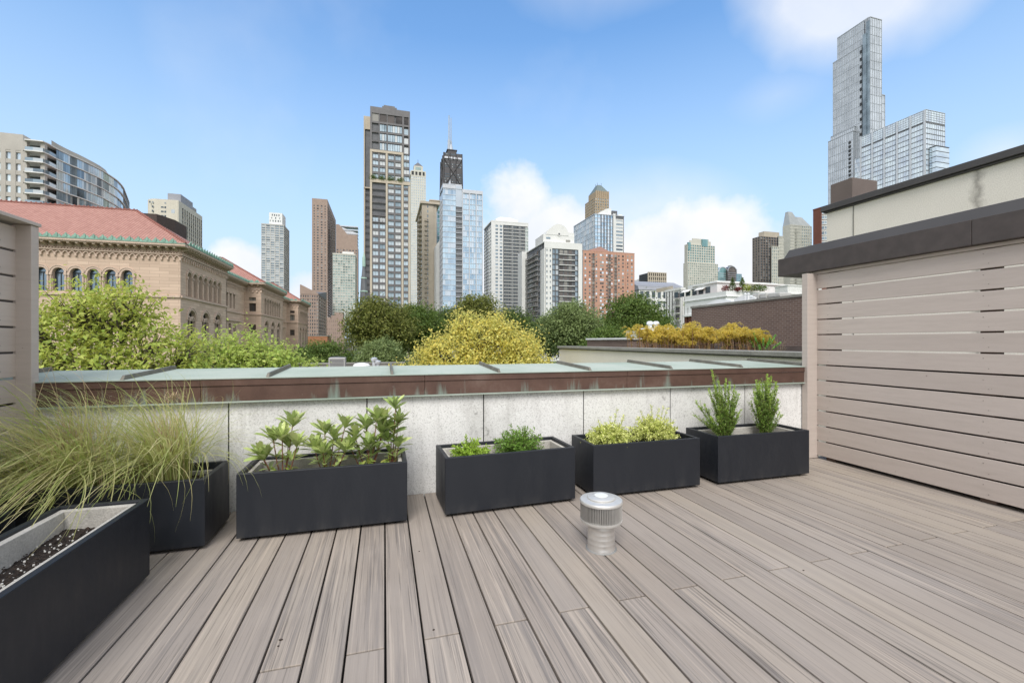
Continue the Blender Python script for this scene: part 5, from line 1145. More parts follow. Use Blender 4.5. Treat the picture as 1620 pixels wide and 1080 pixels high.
# --- cream tower with rounded balconies
T = TW('cream_balcony_tower', 'cream stone tower with dark balconies down its side, between pointed and blue glass towers', 667.5, 285, 659.6, 692, 322, 'beige_stone', 'g_grey', d=.4, z0=0)
T.face('S', 3, 3.1, 1.8, 1.3, a1=SX(686, T.y0), ends=1.6); T.face('W', 3, 3.1, 1.6, 1.3)
for k in range(22): z = T.zt-7-k*3.1; T.balcony('W', T.y0+2.5, T.y0+10, z, 1.5, .25, 1.0, 'beige_stone', 'dark_metal'); T.balcony('W', T.y0+15, T.y0+23, z, 1.5, .25, 1.0, 'beige_stone', 'dark_metal')
for k in range(20): z = T.zt-11-k*3.1; T.balcony('S', SX(671.5, T.y0), SX(677.5, T.y0), z, .8, .2, 1.0, 'beige_stone', 'dark_metal')
T.part('cornice', 'beige_stone', lambda m: (m.box(T.x0-1, T.x1, T.y0-1, T.y1+1, T.zt, T.zt+1.4), m.box(SX(681, T.y0), T.x1+2, T.y0+4, T.y1, T.zt+1.4, zat(313, 285)), m.box(SX(680.3, T.y0), T.x1+2.5, T.y0+3.5, T.y1, zat(313, 285), zat(311.5, 285)))); T.done()
T = TW('slim_blue_tower', 'narrow blue glass tower squeezed behind the cream balcony tower', 686, 330, 684, 697, 325, 'spandrel_blue', 'g_teal', d=.25, z0=0); T.face('S', 2, 3.2, .5, .7); T.face('W', 2, 3.2, .6, .9); T.done()
m_ = MB(); x0, y0 = at(690.2, 275); wt = thing('white_party_wall', 'narrow plain white wall slab beside the blue glass tower', 'building', (x0, y0, GZ)); m_.ext([(x0, y0, GZ), (SX(695.5, y0), y0, GZ), (SX(695.5, y0), y0, zat(380, 275)), (x0, y0, zat(387, 275))], (0, 20, 0)); m_.build('wall', 'white_conc', wt)
# --- tapering black tower with antennas
tH = 800; x0, yH = at(702.4, tH); x1 = SX(730.8, yH); xb1 = SX(734.2, yH-6); xb0 = SX(700.5, yH-6); zt = zat(241, tH); zl = 60; rt = (yH+55)
hk = thing('tapering_tower', 'tapering black tower with crossed bracing and twin white antennas', 'tower', ((x0+x1)/2, yH+20, GZ)); dl = x0/q(697.5)-yH
bt = (xb0, xb1, yH-10, yH+dl+14); tp = (x0, x1, yH, yH+dl)
def lerp4(f): return tuple(a+(b_-a)*f for a, b_ in zip(bt, tp))
def pt(u, v, f, side, off=0):
    X0, X1, Y0, Y1 = lerp4(f); z = zl+(zt-zl)*f
    return (X0+(X1-X0)*u, Y0-off, z) if side == 'S' else (X0-off, Y0+(Y1-Y0)*u, z)
m_ = MB(); X0, X1, Y0, Y1 = bt; a = [(X0, Y0, zl), (X1, Y0, zl), (X1, Y1, zl), (X0, Y1, zl)]; X0, X1, Y0, Y1 = tp; m_.hexa(a+[(X0, Y0, zt), (X1, Y0, zt), (X1, Y1, zt), (X0, Y1, zt)]); m_.box(bt[0], bt[1], bt[2], bt[3], GZ, zl); m_.build('shaft', 'hancock', hk)
m_ = MB(); W_ = MB(); nf = 62
for side, nc in (('S', 16), ('W', 18)):
    for k in range(0, nf):
        f0, f1 = (k+.28)/nf, (k+.72)/nf
        if k in (17, 18, 36, 37, 54, 55, 58, 60): continue
        for j in range(nc):
            if random.random() < .12: continue
            W_.quad([pt((j+.14)/nc, 0, f0, side, .25), pt((j+.86)/nc, 0, f0, side, .25), pt((j+.86)/nc, 0, f1, side, .25), pt((j+.14)/nc, 0, f1, side, .25)])
    for a, b_ in ((0, .5), (.5, .78), (.78, .96)):
        for u0, u1 in ((0, 1), (1, 0)):
            p, r_ = Vector(pt(u0, 0, a, side, .5)), Vector(pt(u1, 0, b_, side, .5)); m_.tube([p, r_], .8, 4)
        m_.tube([Vector(pt(0, 0, b_, side, .5)), Vector(pt(1, 0, b_, side, .5))], 1.2, 4)
    for u in (0, .333, .666, 1): m_.tube([Vector(pt(u, 0, 0, side, .4)), Vector(pt(u, 0, 1, side, .4))], 1.1, 4)
m_.build('bracing', 'hancock', hk); o = W_.build('window', 'g_dark', hk); o['kind'] = 'stuff'
m_ = MB(); 
for k in range(4): m_.quad([pt(k/4+.03, 0, .955, 'S', .6), pt(k/4+.22, 0, .955, 'S', .6), pt(k/4+.22, 0, .975, 'S', .6), pt(k/4+.03, 0, .975, 'S', .6)])
m_.build('light_band', 'steel_light', hk)
X = lambda px: SX(px, yH); m_ = MB(); m_.box(X(708), X(725), yH+8, yH+30, zt, zt+3); m_.box(X(709.5), X(723), yH+9, yH+29, zt+3, zt+9); m_.box(X(708), X(724.5), yH+8, yH+30, zt+9, zt+10.5); m_.build('crown', 'hancock', hk)
for px, top, r in ((712.2, 175, 1.8), (715.9, 177, 1.4)):
    m_ = MB(); z0_ = zt+10.5; m_.tube([(X(px), yH+15+px-712, z0_), (X(px), yH+15+px-712, z0_+(zat(top, tH)-z0_)*.3)], [r*1.7, r*1.4], 8); m_.tube([(X(px), yH+15+px-712, z0_+(zat(top, tH)-z0_)*.3), (X(px), yH+15+px-712, zat(top, tH))], [r*.75, r*.5], 8)
    if px > 714: m_.tube([(X(px)-.5, yH+14, z0_), (X(px)-.5, yH+14, zat(222, tH))], [4.2, 1.8], 10)
    m_.build('antenna', 'antenna', hk)
# --- blue glass tower
T = TW('blue_glass_tower', 'pale blue glass tower with one dark balcony column, in front of the tapering black tower', 700.4, 262, 695.2, 763.5, 297, 'steel_light', 'g_blue', d=.3, z0=0)
T.wm = ['steel_light', 'spandrel_light', 'charcoal']; S = lambda px: SX(px, T.y0); zl_ = T.zt+1.5
T.face('S', 5, 3.2, .14, .42, S(700.4), S(721), zl_+1.2, 0, 0, 1, mid=2); T.face('S', 3, 3.2, .14, .42, S(732.4), S(741.8), T.zt-2, 0, 0, 1); T.face('S', 3, 3.2, .14, .42, S(743.2), S(752.6), T.zt-2, 0, 0, 1); T.face('S', 3, 3.2, .14, .42, S(754), S(762.5), T.zt-2, 0, 0, 1)
for a in (731.2, 741.8, 752.6, 762.4): T.bar('S', S(a), S(a+1.3), 0, T.zt, -.4, .5, 0)
T.bar('S', S(731.2), S(763.7), T.zt-2, T.zt, -.35, .5, 0)
T.bar('S', S(721.1), S(731.1), T.zt-10.5, T.zt+2, 0.1, .4, 1)
for k in range(24): z = T.zt-10.5-(k+1)*3.2+.35; T.balcony('S', S(721.3), S(731.0), z, .25, .3, 1.0, 'steel_light', 'steel_light', off=.15)
T.bar('S', S(721.2), S(731.1), 0, T.zt-10.5, .33, .36, 2)
T.face('W', 6, 3.2, .3, .6, sm=1, m=0, gm='g_grey', zt=T.zt-6)
T.part('roof_screen', 'steel_light', lambda m: (m.box(S(700.4), S(721.2), T.y0+.2, T.y0+12, T.zt, zl_+1.0), m.box(S(714), S(731.1), T.y0+1.5, T.y0+14, T.zt, zat(288, 262)), m.ext([(S(709), T.y0+2, zl_), (S(714), T.y0+2, zl_), (S(713.2), T.y0+2, zat(280, 262))], (0, 8, 0)))); T.cap(.25); T.done()
# --- white balcony tower (left of gabled one)
T = TW('white_balcony_tower', 'tall white concrete tower with long grey balconies and a sloped roof hump', 777.5, 370, 765.2, 836, 350, 'white_conc', 'g_grey', d=.5, z0=0)
S = lambda px: SX(px, T.y0)
T.bar('S', S(777.5), S(782.5), 0, T.zt, 0, .56, 0); T.face('S', 2, 2.93, 1.5, 1.25, S(782.5), S(796), T.zt-2.2, 0); T.bar('S', S(782), S(836), T.zt-2.3, T.zt, -.02, .56, 0); T.face('S', 2, 2.93, .4, .5, S(831), S(836), T.zt-3, 0, gm='g_green')
T.bar('S', S(796.5), S(831), 0, T.zt-2.4, .45, .5, 1)
for k in range(41): z = T.zt-2.5-(k+1)*2.93; (T.balcony('S', S(796.7), S(813.7), z, .1, .3, 1.05, 'white_conc', 'rail_grey', True, off=.0), T.balcony('S', S(813.9), S(830.8), z, .1, .3, 1.05, 'white_conc', 'rail_grey', True, off=.0)) if z > 0 else None
for k in range(8): a = S(797.5)+(S(830)-S(797.5))*k/8; T.win('S', a, a+1.0, 0, T.zt-2.6, 'g_dark', .43)
L = T.y1-T.y0; T.face('W', 2, 2.93, .8, 1.0, T.y0+1.5, T.y0+L*.35, T.zt-3, 0); T.bar('W', T.y0+.52, T.y0+1.5, 0, T.zt, 0, .56); T.face('W', 3, 2.93, .5, 1.3, T.y0+L*.35, T.y0+L*.95, T.zt-3, 0, sm=1); T.wm = ['white_conc', 'charcoal']
T.cap(1.0); T.part('roof_hump', 'white_paint', lambda m: (m.box(S(786), S(822), T.y0+4, T.y0+22, T.zt+1, zat(346, 375)), m.hexa([(S(786), T.y0+4, zat(346, 375)), (S(822), T.y0+4, zat(346, 375)), (S(822), T.y0+22, zat(346, 375)), (S(786), T.y0+22, zat(346, 375)), (S(796), T.y0+9, zat(340, 375)), (S(811), T.y0+9, zat(340, 375)), (S(811), T.y0+16, zat(340, 375)), (S(796), T.y0+16, zat(340, 375))])))
T.done()
# --- white gabled tower
T = TW('gabled_tower', 'white apartment tower with a round-topped gable and dark balcony stacks', 861, 250, 832.5, 921, 383, 'white_conc', 'g_grey', d=.5, z0=0)
T.wm = ['white_conc', 'charcoal', 'dark_metal']; S = lambda px: SX(px, T.y0); Wy = lambda px: WY(px, T.x0)
T.bar('S', S(861), S(863), 0, T.zt, 0, .56); T.face('S', 2, 3.0, 1.35, 1.6, S(862.5), S(873.5), T.zt-3, 0); T.bar('S', S(861), S(921), T.zt-3.2, T.zt, -.03, .56)
T.face('S', 2, 3.0, .25, .45, S(873.7), S(884), T.zt-3.2, 0, 2, 2); T.face('S', 1, 3.0, .25, .45, S(909.5), S(914.8), T.zt-3.2, 0, 2, 2); T.bar('S', S(915), S(921), 0, T.zt, -.05, .56, 0)
for k in range(17):
    z = T.zt-3.2-(k+1)*3.0
    if z > -2: T.balcony('S', S(884.2), S(909.3), z, .5, .36, 1.0, 'white_conc', 'dark_metal', off=.1); [T.win('S', S(a), S(a+5), z+.3, z+2.5, 'g_brown', .5) for a in (886, 893, 900)]
T.bar('W', T.y0+.52, Wy(855), 0, T.zt-3.5, 0, .56); T.face('W', 2, 3.0, .3, .5, Wy(857), Wy(851), T.zt, 0, 2, 2)
ya, yb2 = Wy(851), Wy(832.8)
for k in range(18):
    z = T.zt-2-(k+1)*3.0
    if z > -2: T.balcony('W', ya+.3, (ya+yb2)/2-.1, z, 1.0, .38, 1.0, 'grey_conc', 'dark_metal', off=.1); T.balcony('W', (ya+yb2)/2+.1, yb2-.3, z, 1.0, .38, 1.0, 'grey_conc', 'dark_metal', off=.1); [T.win('W', yw, yw+2.4, z+.1, z+2.3, random.choice(['g_grey', 'g_mid', 'g_brown']), .45) for yw in [ya+1+3.4*i for i in range(int((yb2-ya)/3.4))]]
T.bar('W', ya, yb2, 0, T.zt, .5, .6, 1); T.cap(.5, .05)
T.part('penthouse', 'white_conc', lambda m: (m.box(S(861.5), S(911), T.y0+2.2, T.y0+16, T.zt+.5, zat(371, 253)), m.box(S(897), S(912), T.y0+3, T.y0+12, zat(371, 253), zat(365, 253))))
def f(m):
    Yg = T.y0+2; c, r = SX(884.5, Yg), (SX(899.5, Yg)-SX(869.5, Yg))/2; z0_ = zat(371, 253); zs = zat(353, 253)-r
    m.ext([(SX(864, Yg), Yg, z0_), (SX(899.5, Yg), Yg, z0_)]+[(c+r*math.cos(math.pi*k/16), Yg, zs+r*math.sin(math.pi*k/16)) for k in range(13)]+[(SX(866, Yg), Yg, z0_+2)], (0, 12, 0))
    m.tube([(c, Yg-.15, zs), (c, Yg+.1, zs)], 1.15, 16)
T.part('round_gable', 'white_conc', f); T.part('gable_window', 'charcoal', lambda m: m.tube([(SX(884.5, T.y0+2), T.y0+1.75, zat(353, 253)-(SX(899.5, T.y0+2)-SX(869.5, T.y0+2))/2), (SX(884.5, T.y0+2), T.y0+1.84, zat(353, 253)-(SX(899.5, T.y0+2)-SX(869.5, T.y0+2))/2)], .6, 12))
T.win('S', S(866), S(873), zat(378, 253), zat(375, 253), 'g_grey', 2.1); T.win('S', S(897.5), S(904.5), zat(381, 253), zat(377.5, 253), 'g_brown', 2.1)
T.part('white_side_wing', 'white_conc', lambda m: m.box(T.x0-3, T.x0+.4, yb2+.1, yb2+9, GZ, zat(407, 300))); T.done()
# --- orange brick block
T = TW('orange_brick_block', 'wide orange brick apartment block with a shallow gable below the glass tower', 922.5, 340, 920.5, 1003.8, 396.5, 'red_brick', 'g_brown', d=.4, z0=0)
T.wm = ['red_brick', 'grey_conc']; S = lambda px: SX(px, T.y0); fh = 2.75; nfl = int((T.zt-3)/fh)
T.wall.box(T.x0, T.x1, T.y0+.001, T.y0+.52, 0, T.zt, 0)
for k in range(nfl):
    z = T.zt-2.6-k*fh
    for px, w_ in ((926, 1.1), (933, 1.2), (943.5, 1.1), (950.5, 1.3), (953.6, 1.3), (960, 1.2), (968, 1.1), (979, 1.2), (985.5, 1.2), (993, .9), (999.5, 1.2)):
        if random.random() < .94: T.win('S', S(px)-w_*.6, S(px)+w_*.6, z-.75, z+.75, 'g_brown' if random.random() < .7 else 'g_sky', -.03)
    for px in (938.5, 963.8, 973.5):
        T.win('S', S(px)-1.5, S(px)+1.5, z-1.0, z+1.0, 'g_brown', -.03)
        if k < 24: T.balcony('S', S(px)-1.6, S(px)+1.6, z-1.1, .5, .15, .8, 'grey_conc', 'grey_conc')
for px in (936.3, 940.6, 961.6, 966, 971.3, 975.7, 989.5): T.bar('S', S(px), S(px)+.35, 0, T.zt, -.25, .01, 0)
T.cap(.5, .1); T.part('gable', simple('pink_gable', (.40, .24, .20), .8, .08).name, lambda m: m.ext([(S(930), T.y0+.5, T.zt+.5), (S(966), T.y0+.5, T.zt+.5), (S(950), T.y0+.5, zat(388, 340))], (0, 8, 0))); T.done()
# --- beige pyramid-roofed tower and the glass tower with white fin
T = TW('pyramid_roof_tower', 'beige stepped tower with a green grey pyramid roof behind the glass one', 941.5, 620, 925.5, 963.5, 312, simple('tan_stone', (.37, .29, .20), .8, .1, .3, fine=15).name, 'g_mid', d=.6, z0=60)
T.face('S', 6, 4.0, 1.9, 1.7); T.face('W', 7, 4.0, 1.9, 1.7)
cy0 = T.y0+2; cx0, cx1 = SX(943, cy0), SX(962.5, cy0); cy1 = cx0/q(931)
T.part('upper_storey', 'tan_stone', lambda m: (m.box(cx0, cx1, cy0, cy1, T.zt, zat(303, 625)), [m.box(cx0+(cx1-cx0)*k/6-.8, cx0+(cx1-cx0)*k/6+.8, cy0-.7, cy0, T.zt, zat(302, 625)) for k in range(7)]))
def f(m): z = zat(303, 625); a = [(cx0, cy0, z), (cx1, cy0, z), (cx1, cy1, z), (cx0, cy1, z)]; zz_ = zat(289.5, 625); ym = (cy0+cy1)/2; b_ = [((cx0*.66+cx1*.34), ym-3, zz_), ((cx0*.34+cx1*.66), ym-3, zz_), ((cx0*.34+cx1*.66), ym+3, zz_), ((cx0*.66+cx1*.34), ym+3, zz_)]; m.hexa(a+b_); [m.tube([b_[k], (b_[k][0], b_[k][1], zz_+3)], .3, 4) for k in range(4)]
T.part('pyramid_roof', 'slate_roof', f); T.done()
T = TW('fin_glass_tower', 'steel blue glass tower with a curved white roof fin and white banded side', 941, 420, 907.5, 988, 338.5, 'steel_light', 'g_blue', d=.35, z0=40)
T.wm = ['steel_light', 'charcoal', 'white_conc']; S = lambda px: SX(px, T.y0)
T.face('S', 2, 3.4, .25, .5, S(941), S(950.5), None, None, 1, 0); T.face('S', 4, 3.4, 1.1, .5, S(951), S(970), None, None, 1, 0); T.bar('S', S(970.3), S(974), 40, T.zt+2, 0, .56, 2)
T.face('S', 1, 3.4, 1, 1.7, S(974), S(986), T.zt-3, None, 2, 2, gm='g_grey'); T.face('W', 16, 5, .8, .4, zt=T.zt-.3, m=0, gm='g_mid'); T.cap(.6)
T.part('white_fin', 'white_paint', lambda m: (m.ext([(S(948), T.y0+3, T.zt+.7), (S(969.5), T.y0+3, T.zt+.7), (S(969.5), T.y0+3, zat(326, 422)), (S(962), T.y0+3, zat(328, 422)), (S(955), T.y0+3, zat(332, 422)), (S(949.5), T.y0+3, zat(336, 422))], (0, 10, 0)), m.box(S(979.5), S(986), T.y0+2, T.y0+12, T.zt-3, zat(335, 420))))
T.part('roof_box', 'charcoal', lambda m: m.box(S(970.8), S(979), T.y0+3, T.y0+13, T.zt, zat(330, 422))); T.done()
# --- long grey roofed building with square windows
T = TW('grey_roof_building', 'wide pale building with dark square windows under a long grey metal roof', 1011, 362, 1004, 1083, 458, 'white_conc', 'g_dark', d=.5, z0=5, cat='building')
T.face('S', 8, 8.0, 2.2, 2.3); 
T.part('roof', 'grey_roof', lambda m: (m.hexa([(T.x0-.5, T.y0-.6, T.zt), (T.x1+1, T.y0-.6, T.zt), (T.x1+1, T.y0+16, T.zt), (T.x0-.5, T.y0+16, T.zt), (T.x0-.5, T.y0+1, T.zt+3), (T.x1+1, T.y0+1, T.zt+3), (T.x1+1, T.y0+16, zat(443, 372)), (T.x0-.5, T.y0+16, zat(443, 372))]), [m.box(T.x0-.6, T.x1+1.1, T.y0+1+k*4.5, T.y0+1.5+k*4.5, T.zt+2.7+k*1.0, T.zt+3.4+k*1.7) for k in range(4)])); T.done()
cx, cy = at(1040, 520); rt_ = thing('round_tower', 'cream tower top with vertical slots above the long grey roof', 'tower', (cx, cy, GZ)); m_ = MB(); m_.box(SX(1026, cy), SX(1054, cy), cy+.8, cy+20, GZ, zat(432, 520)); m_.build('core', 'recess', rt_); m_ = MB()
for k in range(10): a = SX(1026, cy)+(SX(1054, cy)-SX(1026, cy))*k/9.; m_.box(a-.6, a+.6, cy, cy+1, GZ, zat(431.5, 520))
for p in (431, 437.6, 444): m_.box(SX(1025.5, cy), SX(1054.5, cy), cy-.1, cy+1.1, zat(p, 520)-.9, zat(p, 520)+.3)
m_.build('wall', 'beige_stone', rt_)
cx, cy = at(1018, 540); m_ = MB(); m_.box(SX(1013, cy), SX(1023, cy), cy, cy+15, GZ, zat(441.5, 540)); m_.box(SX(1015, cy), SX(1021, cy), cy+2, cy+9, zat(441.5, 540), zat(440, 540)); o = m_.build('distant_block', 'white_conc'); tag(o, 'small plain white roof box just showing above the long grey roof', 'building')
# --- stepped greenish tower
T = TW('stepped_green_tower', 'greenish beige stepped tower standing alone above the roof garden terraces', 1088, 600, 1081, 1136, 415, 'green_cream', 'g_green', d=.5, z0=40, side='W')
T.face('S', 16, 3.3, 1.1, 1.3); T.face('W', 5, 3.3, 1.4, 1.3); S = lambda px: SX(px, T.y0+3)
U = Tower('upper', '', '', S(1087.5), S(1131), T.y0+3, T.y1, zat(386, 603), 'green_cream', 'g_teal', d=.5, z0=T.zt-2); U.face('S', 12, 3.3, 1.2, 1.3); U.face('W', 5, 3.3, 1.3, 1.3)
U.part('crown', 'green_cream', lambda m: (m.box(S(1093), S(1126), T.y0+5, T.y1-3, U.zt, zat(379, 603)), m.box(S(1097), S(1123), T.y0+6, T.y1-4, zat(379, 603), zat(375.5, 603))))
U.part('crown_glass', 'g_teal', lambda m: (m.box(S(1111), S(1119.5), T.y0+2.7, T.y0+6.5, zat(388, 603), zat(376.5, 603)), m.box(S(1088.5), S(1092.5), T.y0+2.7, T.y0+5, U.zt-8, zat(383, 603))))
ur = U.root; U.done()
for o in list(ur.children):
    l = wloc(o); o.parent = T.root; o.location = l-T.root.location
bpy.data.objects.remove(ur); T.done()
# --- distant arched towers
for px0, px1, top, lab, mt in ((1136.5, 1150.5, 422, 'distant dark tower with a round arched top beside the stepped greenish tower', 'g_teal'), (1151, 1165, 421, 'distant dark arched tower, the second from the stepped greenish one', 'g_brown')):
    cx, cy = at((px0+px1)/2, 880); d = thing('arched_tower', lab, 'tower', (cx, cy, GZ), 'pair of distant arch-topped towers'); a, b_ = SX(px0, cy), SX(px1, cy); r = (b_-a)/2; zs = zat(top, 880)-r
    m_ = MB(); m_.ext([(a, cy, GZ), (b_, cy, GZ)]+[((a+b_)/2+r*math.cos(math.pi*k/12), cy, zs+r*math.sin(math.pi*k/12)) for k in range(13)], (0, 30, 0)); m_.build('wall', mt, d)
    m_ = MB(); c = (a+b_)/2
    for k in range(12): a0, a1 = math.pi*k/12, math.pi*(k+1)/12; P = lambda rr, aa: (c+rr*math.cos(aa), cy-1, zs+rr*math.sin(aa)); m_.ext([P(r-1.2, a0), P(r+.3, a0), P(r+.3, a1), P(r-1.2, a1)], (0, 2, 0))
    for k in range(22): m_.box(a+.5, b_-.5, cy-.4, cy+.1, zs-3-k*4.2, zs-2.2-k*4.2)
    m_.build('arch_band', 'steel_light' if px0 < 1150 else 'grey_roof', d)
T = TW('distant_blue_tower', 'distant blue glass block with a grey stepped tower behind it, beside the arched towers', 1166, 860, 1164, 1173.5, 433, 'spandrel_blue', 'g_teal', d=.4, z0=60); T.face('S', 3, 4, .8, 1); T.done()
T = TW('distant_grey_tower', 'distant grey stepped tower top rising between the arched and blue towers', 1155, 950, 1153, 1166, 425, 'grey_conc', 'g_grey', d=.4, z0=60); T.face('S', 4, 4, 1.4, 1.6); T.part('crown', 'grey_conc', lambda m: (m.box(T.x0+3, T.x0+8, T.y0+2, T.y0+10, T.zt, T.zt+8), m.box(T.x0+9, T.x0+13, T.y0+2, T.y0+10, T.zt, T.zt+3))); T.done()
# --- brown grey gridded tower and cream one with peaked roofs
T = TW('brown_grid_tower', 'brown grey tower with a dense dark grid of balconies and a pale roof box', 1203, 480, 1190.2, 1232, 373.5, 'brown_grey', 'g_dark', d=.8, z0=20)
T.face('S', 7, 2.9, .8, .9); T.face('W', 3, 2.9, 1.4, .9); T.part('roof_box', 'beige_stone', lambda m: m.box(SX(1209, T.y0+1), SX(1233, T.y0+1), T.y0+1, SX(1209, T.y0+1)/q(1200), T.zt, zat(365.5, 482))); T.done()
T = TW('peaked_tower', 'pale cream stepped tower with grey metal peaked roofs beside the brown grid tower', 1250, 440, 1238, 1284.5, 355, 'green_cream', 'g_grey', d=.5, z0=20)
S = lambda px: SX(px, T.y0); T.face('S', 10, 3.1, .75, 1.0, a1=S(1268)); T.face('S', 5, 3.1, 1.2, 1.1, a0=S(1268.3), a1=T.x1, gm='g_mid'); T.face('W', 6, 3.1, 1.1, 1.2)
for px in (1258.5,):
    for k in range(30): T.balcony('S', S(px)-1.2, S(px)+1.2, T.zt-5-k*3.1, .7, .2, .9, 'green_cream', 'dark_metal')
def f(m):
    z0_ = T.zt+.02
    for a, b_, c, d, top in ((1250.5, 1268, 1254.8, 1261.5, 332.5), (1266, 1283.5, 1267.6, 1277, 339.6)):
        A_ = [(S(a), T.y0+.3, z0_), (S(b_), T.y0+.3, z0_), (S(b_), T.y1, z0_), (S(a), T.y1, z0_)]; z = zat(top, 442); m.hexa(A_+[(S(c), T.y0+6, z), (S(d), T.y0+6, z), (S(d), T.y0+9, z), (S(c), T.y0+9, z)])
T.part('peaked_roof', simple('zinc', (.36, .38, .375), .5, .08, .3, metal=.2).name, f); T.done()
for i, (pa, pb, tp_, lab) in enumerate(((1232, 1240, 374, 'narrow pale cream tower step rising against the peaked tower'), (1221, 1233, 390, 'lowest pale cream stepped block between the brown grid tower and the peaked one'))):
    T = TW('stepped_block', lab, pa, 436-i*3, pa-2, pb, tp_, 'green_cream', 'g_mid', d=.5, z0=20); T.face('S', 4, 3.1, 1.0, 1.1); T.face('W', 2, 3.1, 1.1, 1.2); T.cap(.6); T.done()
# --- red brick strip with bay windows
T = TW('bay_window_block', 'red brick block with a stack of white-framed bay windows beside the cream stucco wall', 1299, 262, 1286.3, 1322, 329.5, 'rust_brick', 'g_mid', d=.4, z0=10)
T.wall.box(T.x0, T.x1, T.y0, T.y1, 10, T.zt); S = lambda px: SX(px, T.y0)
for k in range(14):
    z = T.zt-1.0-k*3.1; b_ = MB(); a0, a1 = S(1300), S(1310.5)
    b_.prism([(a0, T.y0), (a0+.8, T.y0-1.2), (a1-.8, T.y0-1.2), (a1, T.y0)], z-.5, z); b_.prism([(a0, T.y0), (a0+.8, T.y0-1.2), (a1-.8, T.y0-1.2), (a1, T.y0)], z-2.6, z-2.2)
    [b_.box(x_-.08, x_+.08, T.y0-1.22, T.y0-1.0, z-2.2, z-.5) for x_ in (a0+.8, (a0+a1)/2-.5, (a0+a1)/2+.5, a1-.8)]; w_ = b_.build('bay_window', 'white_conc', T.root)
    g_2 = MB(); g_2.prism([(a0+.1, T.y0), (a0+.85, T.y0-1.1), (a1-.85, T.y0-1.1), (a1-.1, T.y0)], z-2.19, z-.51); o = g_2.build('pane', 'g_grey', T.root); l = wloc(o); o.parent = w_; o.location = l-wloc(w_)
T.cap(.8); T.done()
# --- tall glass tower on the right and the lower glass slab
x0, yC = at(1377, 400); xr = SX(1395.3, yC)
def glassbox(root_name, x0_, x1_, y0_, y1_, ztop, cs, cw, host=None, fh=7.8, gm='g_tower', z0=0):
    U = Tower('u', '', '', x0_, x1_, y0_, y1_, ztop, 'mullion', gm, d=.35, z0=z0); U.wm = ['mullion', 'mullion_grey']
    if cs: U.face('S', cs, fh, .45, .4, sm=1, proud=.2)
    if cw: U.face('W', cw, fh, .55, .4, sm=1, proud=.2)
    return U
simple('mullion_grey', (.30, .33, .36), .35, .05, .4, metal=.3)
tall = thing('glass_skyscraper', 'very tall slender glass skyscraper with stepped sides and dark balcony slots', 'tower', (x0+10, yC+15, GZ))
def adopt(U, most=60):
    U.cap(.5, .05, name='roof'); U.done('curtain_wall', most); r = U.root
    for o in list(r.children): l = wloc(o); o.parent = tall; o.location = l-tall.location
    bpy.data.objects.remove(r)
ztT = zat(27, 400); ymid = x0/q(1367)
adopt(glassbox('', x0, xr, yC, ymid, ztT, 5, 4), 50)
y2 = x0/q(1324.5); adopt(glassbox('', x0, xr-1, x0/q(1374), y2, ztT+.6, 0, 17), 50)
xa = x0-1.4; adopt(glassbox('', xa, xr-2, xa/q(1363.5), xa/q(1317.5), zat(73, xa*SA+xa/q(1362)*CA), 0, 17), 50)
xa = x0-3.4; adopt(glassbox('', xa, xr-3, xa/q(1352), xa/q(1314), zat(200, xa*SA+xa/q(1352)*CA), 0, 12), 30)
xa = x0-5.4; adopt(glassbox('', xa, xr-4, xa/q(1350), xa/q(1310), zat(207, xa*SA+xa/q(1350)*CA), 0, 12), 30)
adopt(glassbox('', xr-.5, SX(1400.5, yC+6), yC+6, yC+18, zat(148, 410), 2, 0), 10)
m_ = MB(); xx = x0-1.0; m_.box(xx, xx+.9, xx/q(1375.2), xx/q(1370.2), 0, zat(38, 405)); xx = x0-1.9; m_.box(xx, xx+1.4, xx/q(1370), xx/q(1364.6), 0, zat(56, 405)); m_.build('recessed_glazing', 'g_grey', tall)
for k in range(19):   # balcony slots
    xx = x0-1.55; z = zat(78, 405)-k*3.95*1.75/1.0*1.0; y_ = xx/q(1362.5); m_ = MB(); m_.box(xx-.05, xx+.3, y_-.9, y_+1.4, z-2.6, z); m_.build('balcony_slot', 'recess', tall)
for k in range(11):
    xx = x0-5.55; z = zat(214, 400)-k*4.0*.95; y_ = xx/q(1344.5); m_ = MB(); m_.box(xx-.05, xx+.3, y_-.9, y_+1.4, z-2.2, z); m_.build('balcony_slot', 'recess', tall)
for k in range(5): m_ = MB(); m_.box(x0+1+k*1.2, x0+1.7+k*1.2, yC+2, yC+3, ztT+.5, ztT+1.7); m_.build('roof_unit', 'steel_light', tall)
x0, y0 = at(1465, 330); T = Tower('glass_office_slab', 'lower pale blue glass office slab with white vertical piers in front of the skyscraper', 'tower', x0, SX(1495.5, y0), y0, x0/q(1362), zat(173.5, 330), 'steel_light', 'g_office', d=.3, z0=10)
T.wm = ['steel_light', 'charcoal']; n5 = 5; L = T.y1-T.y0
T.face('S', 9, 4.0, .12, .45, zt=T.zt-9.5, sm=1); T.face('W', 25, 4.0, .12, .45, zt=T.zt-9.5, sm=1); T.face('S', 7, 1.6, .12, .1, zb=T.zt-8.4, zt=T.zt); T.face('W', 25, 1.6, .12, .1, zb=T.zt-8.4, zt=T.zt)
T.bar('S', T.x0, T.x1, T.zt-9.5, T.zt-8.4, .2, .3, 1); T.bar('W', T.y0+.4, T.y1, T.zt-9.5, T.zt-8.4, .2, .3, 1)
for k in range(6): y_ = T.y0+.35+(L-.8)*k/5; T.bar('W', y_, y_+1.0, 10, T.zt+.2, -.6, .35, 0)
T.part('lower_block', 'g_sky', lambda m: m.box(T.x0+3.4, SX(1500.5, y0-4), y0-4.5, y0, 10, zat(231, 326)))
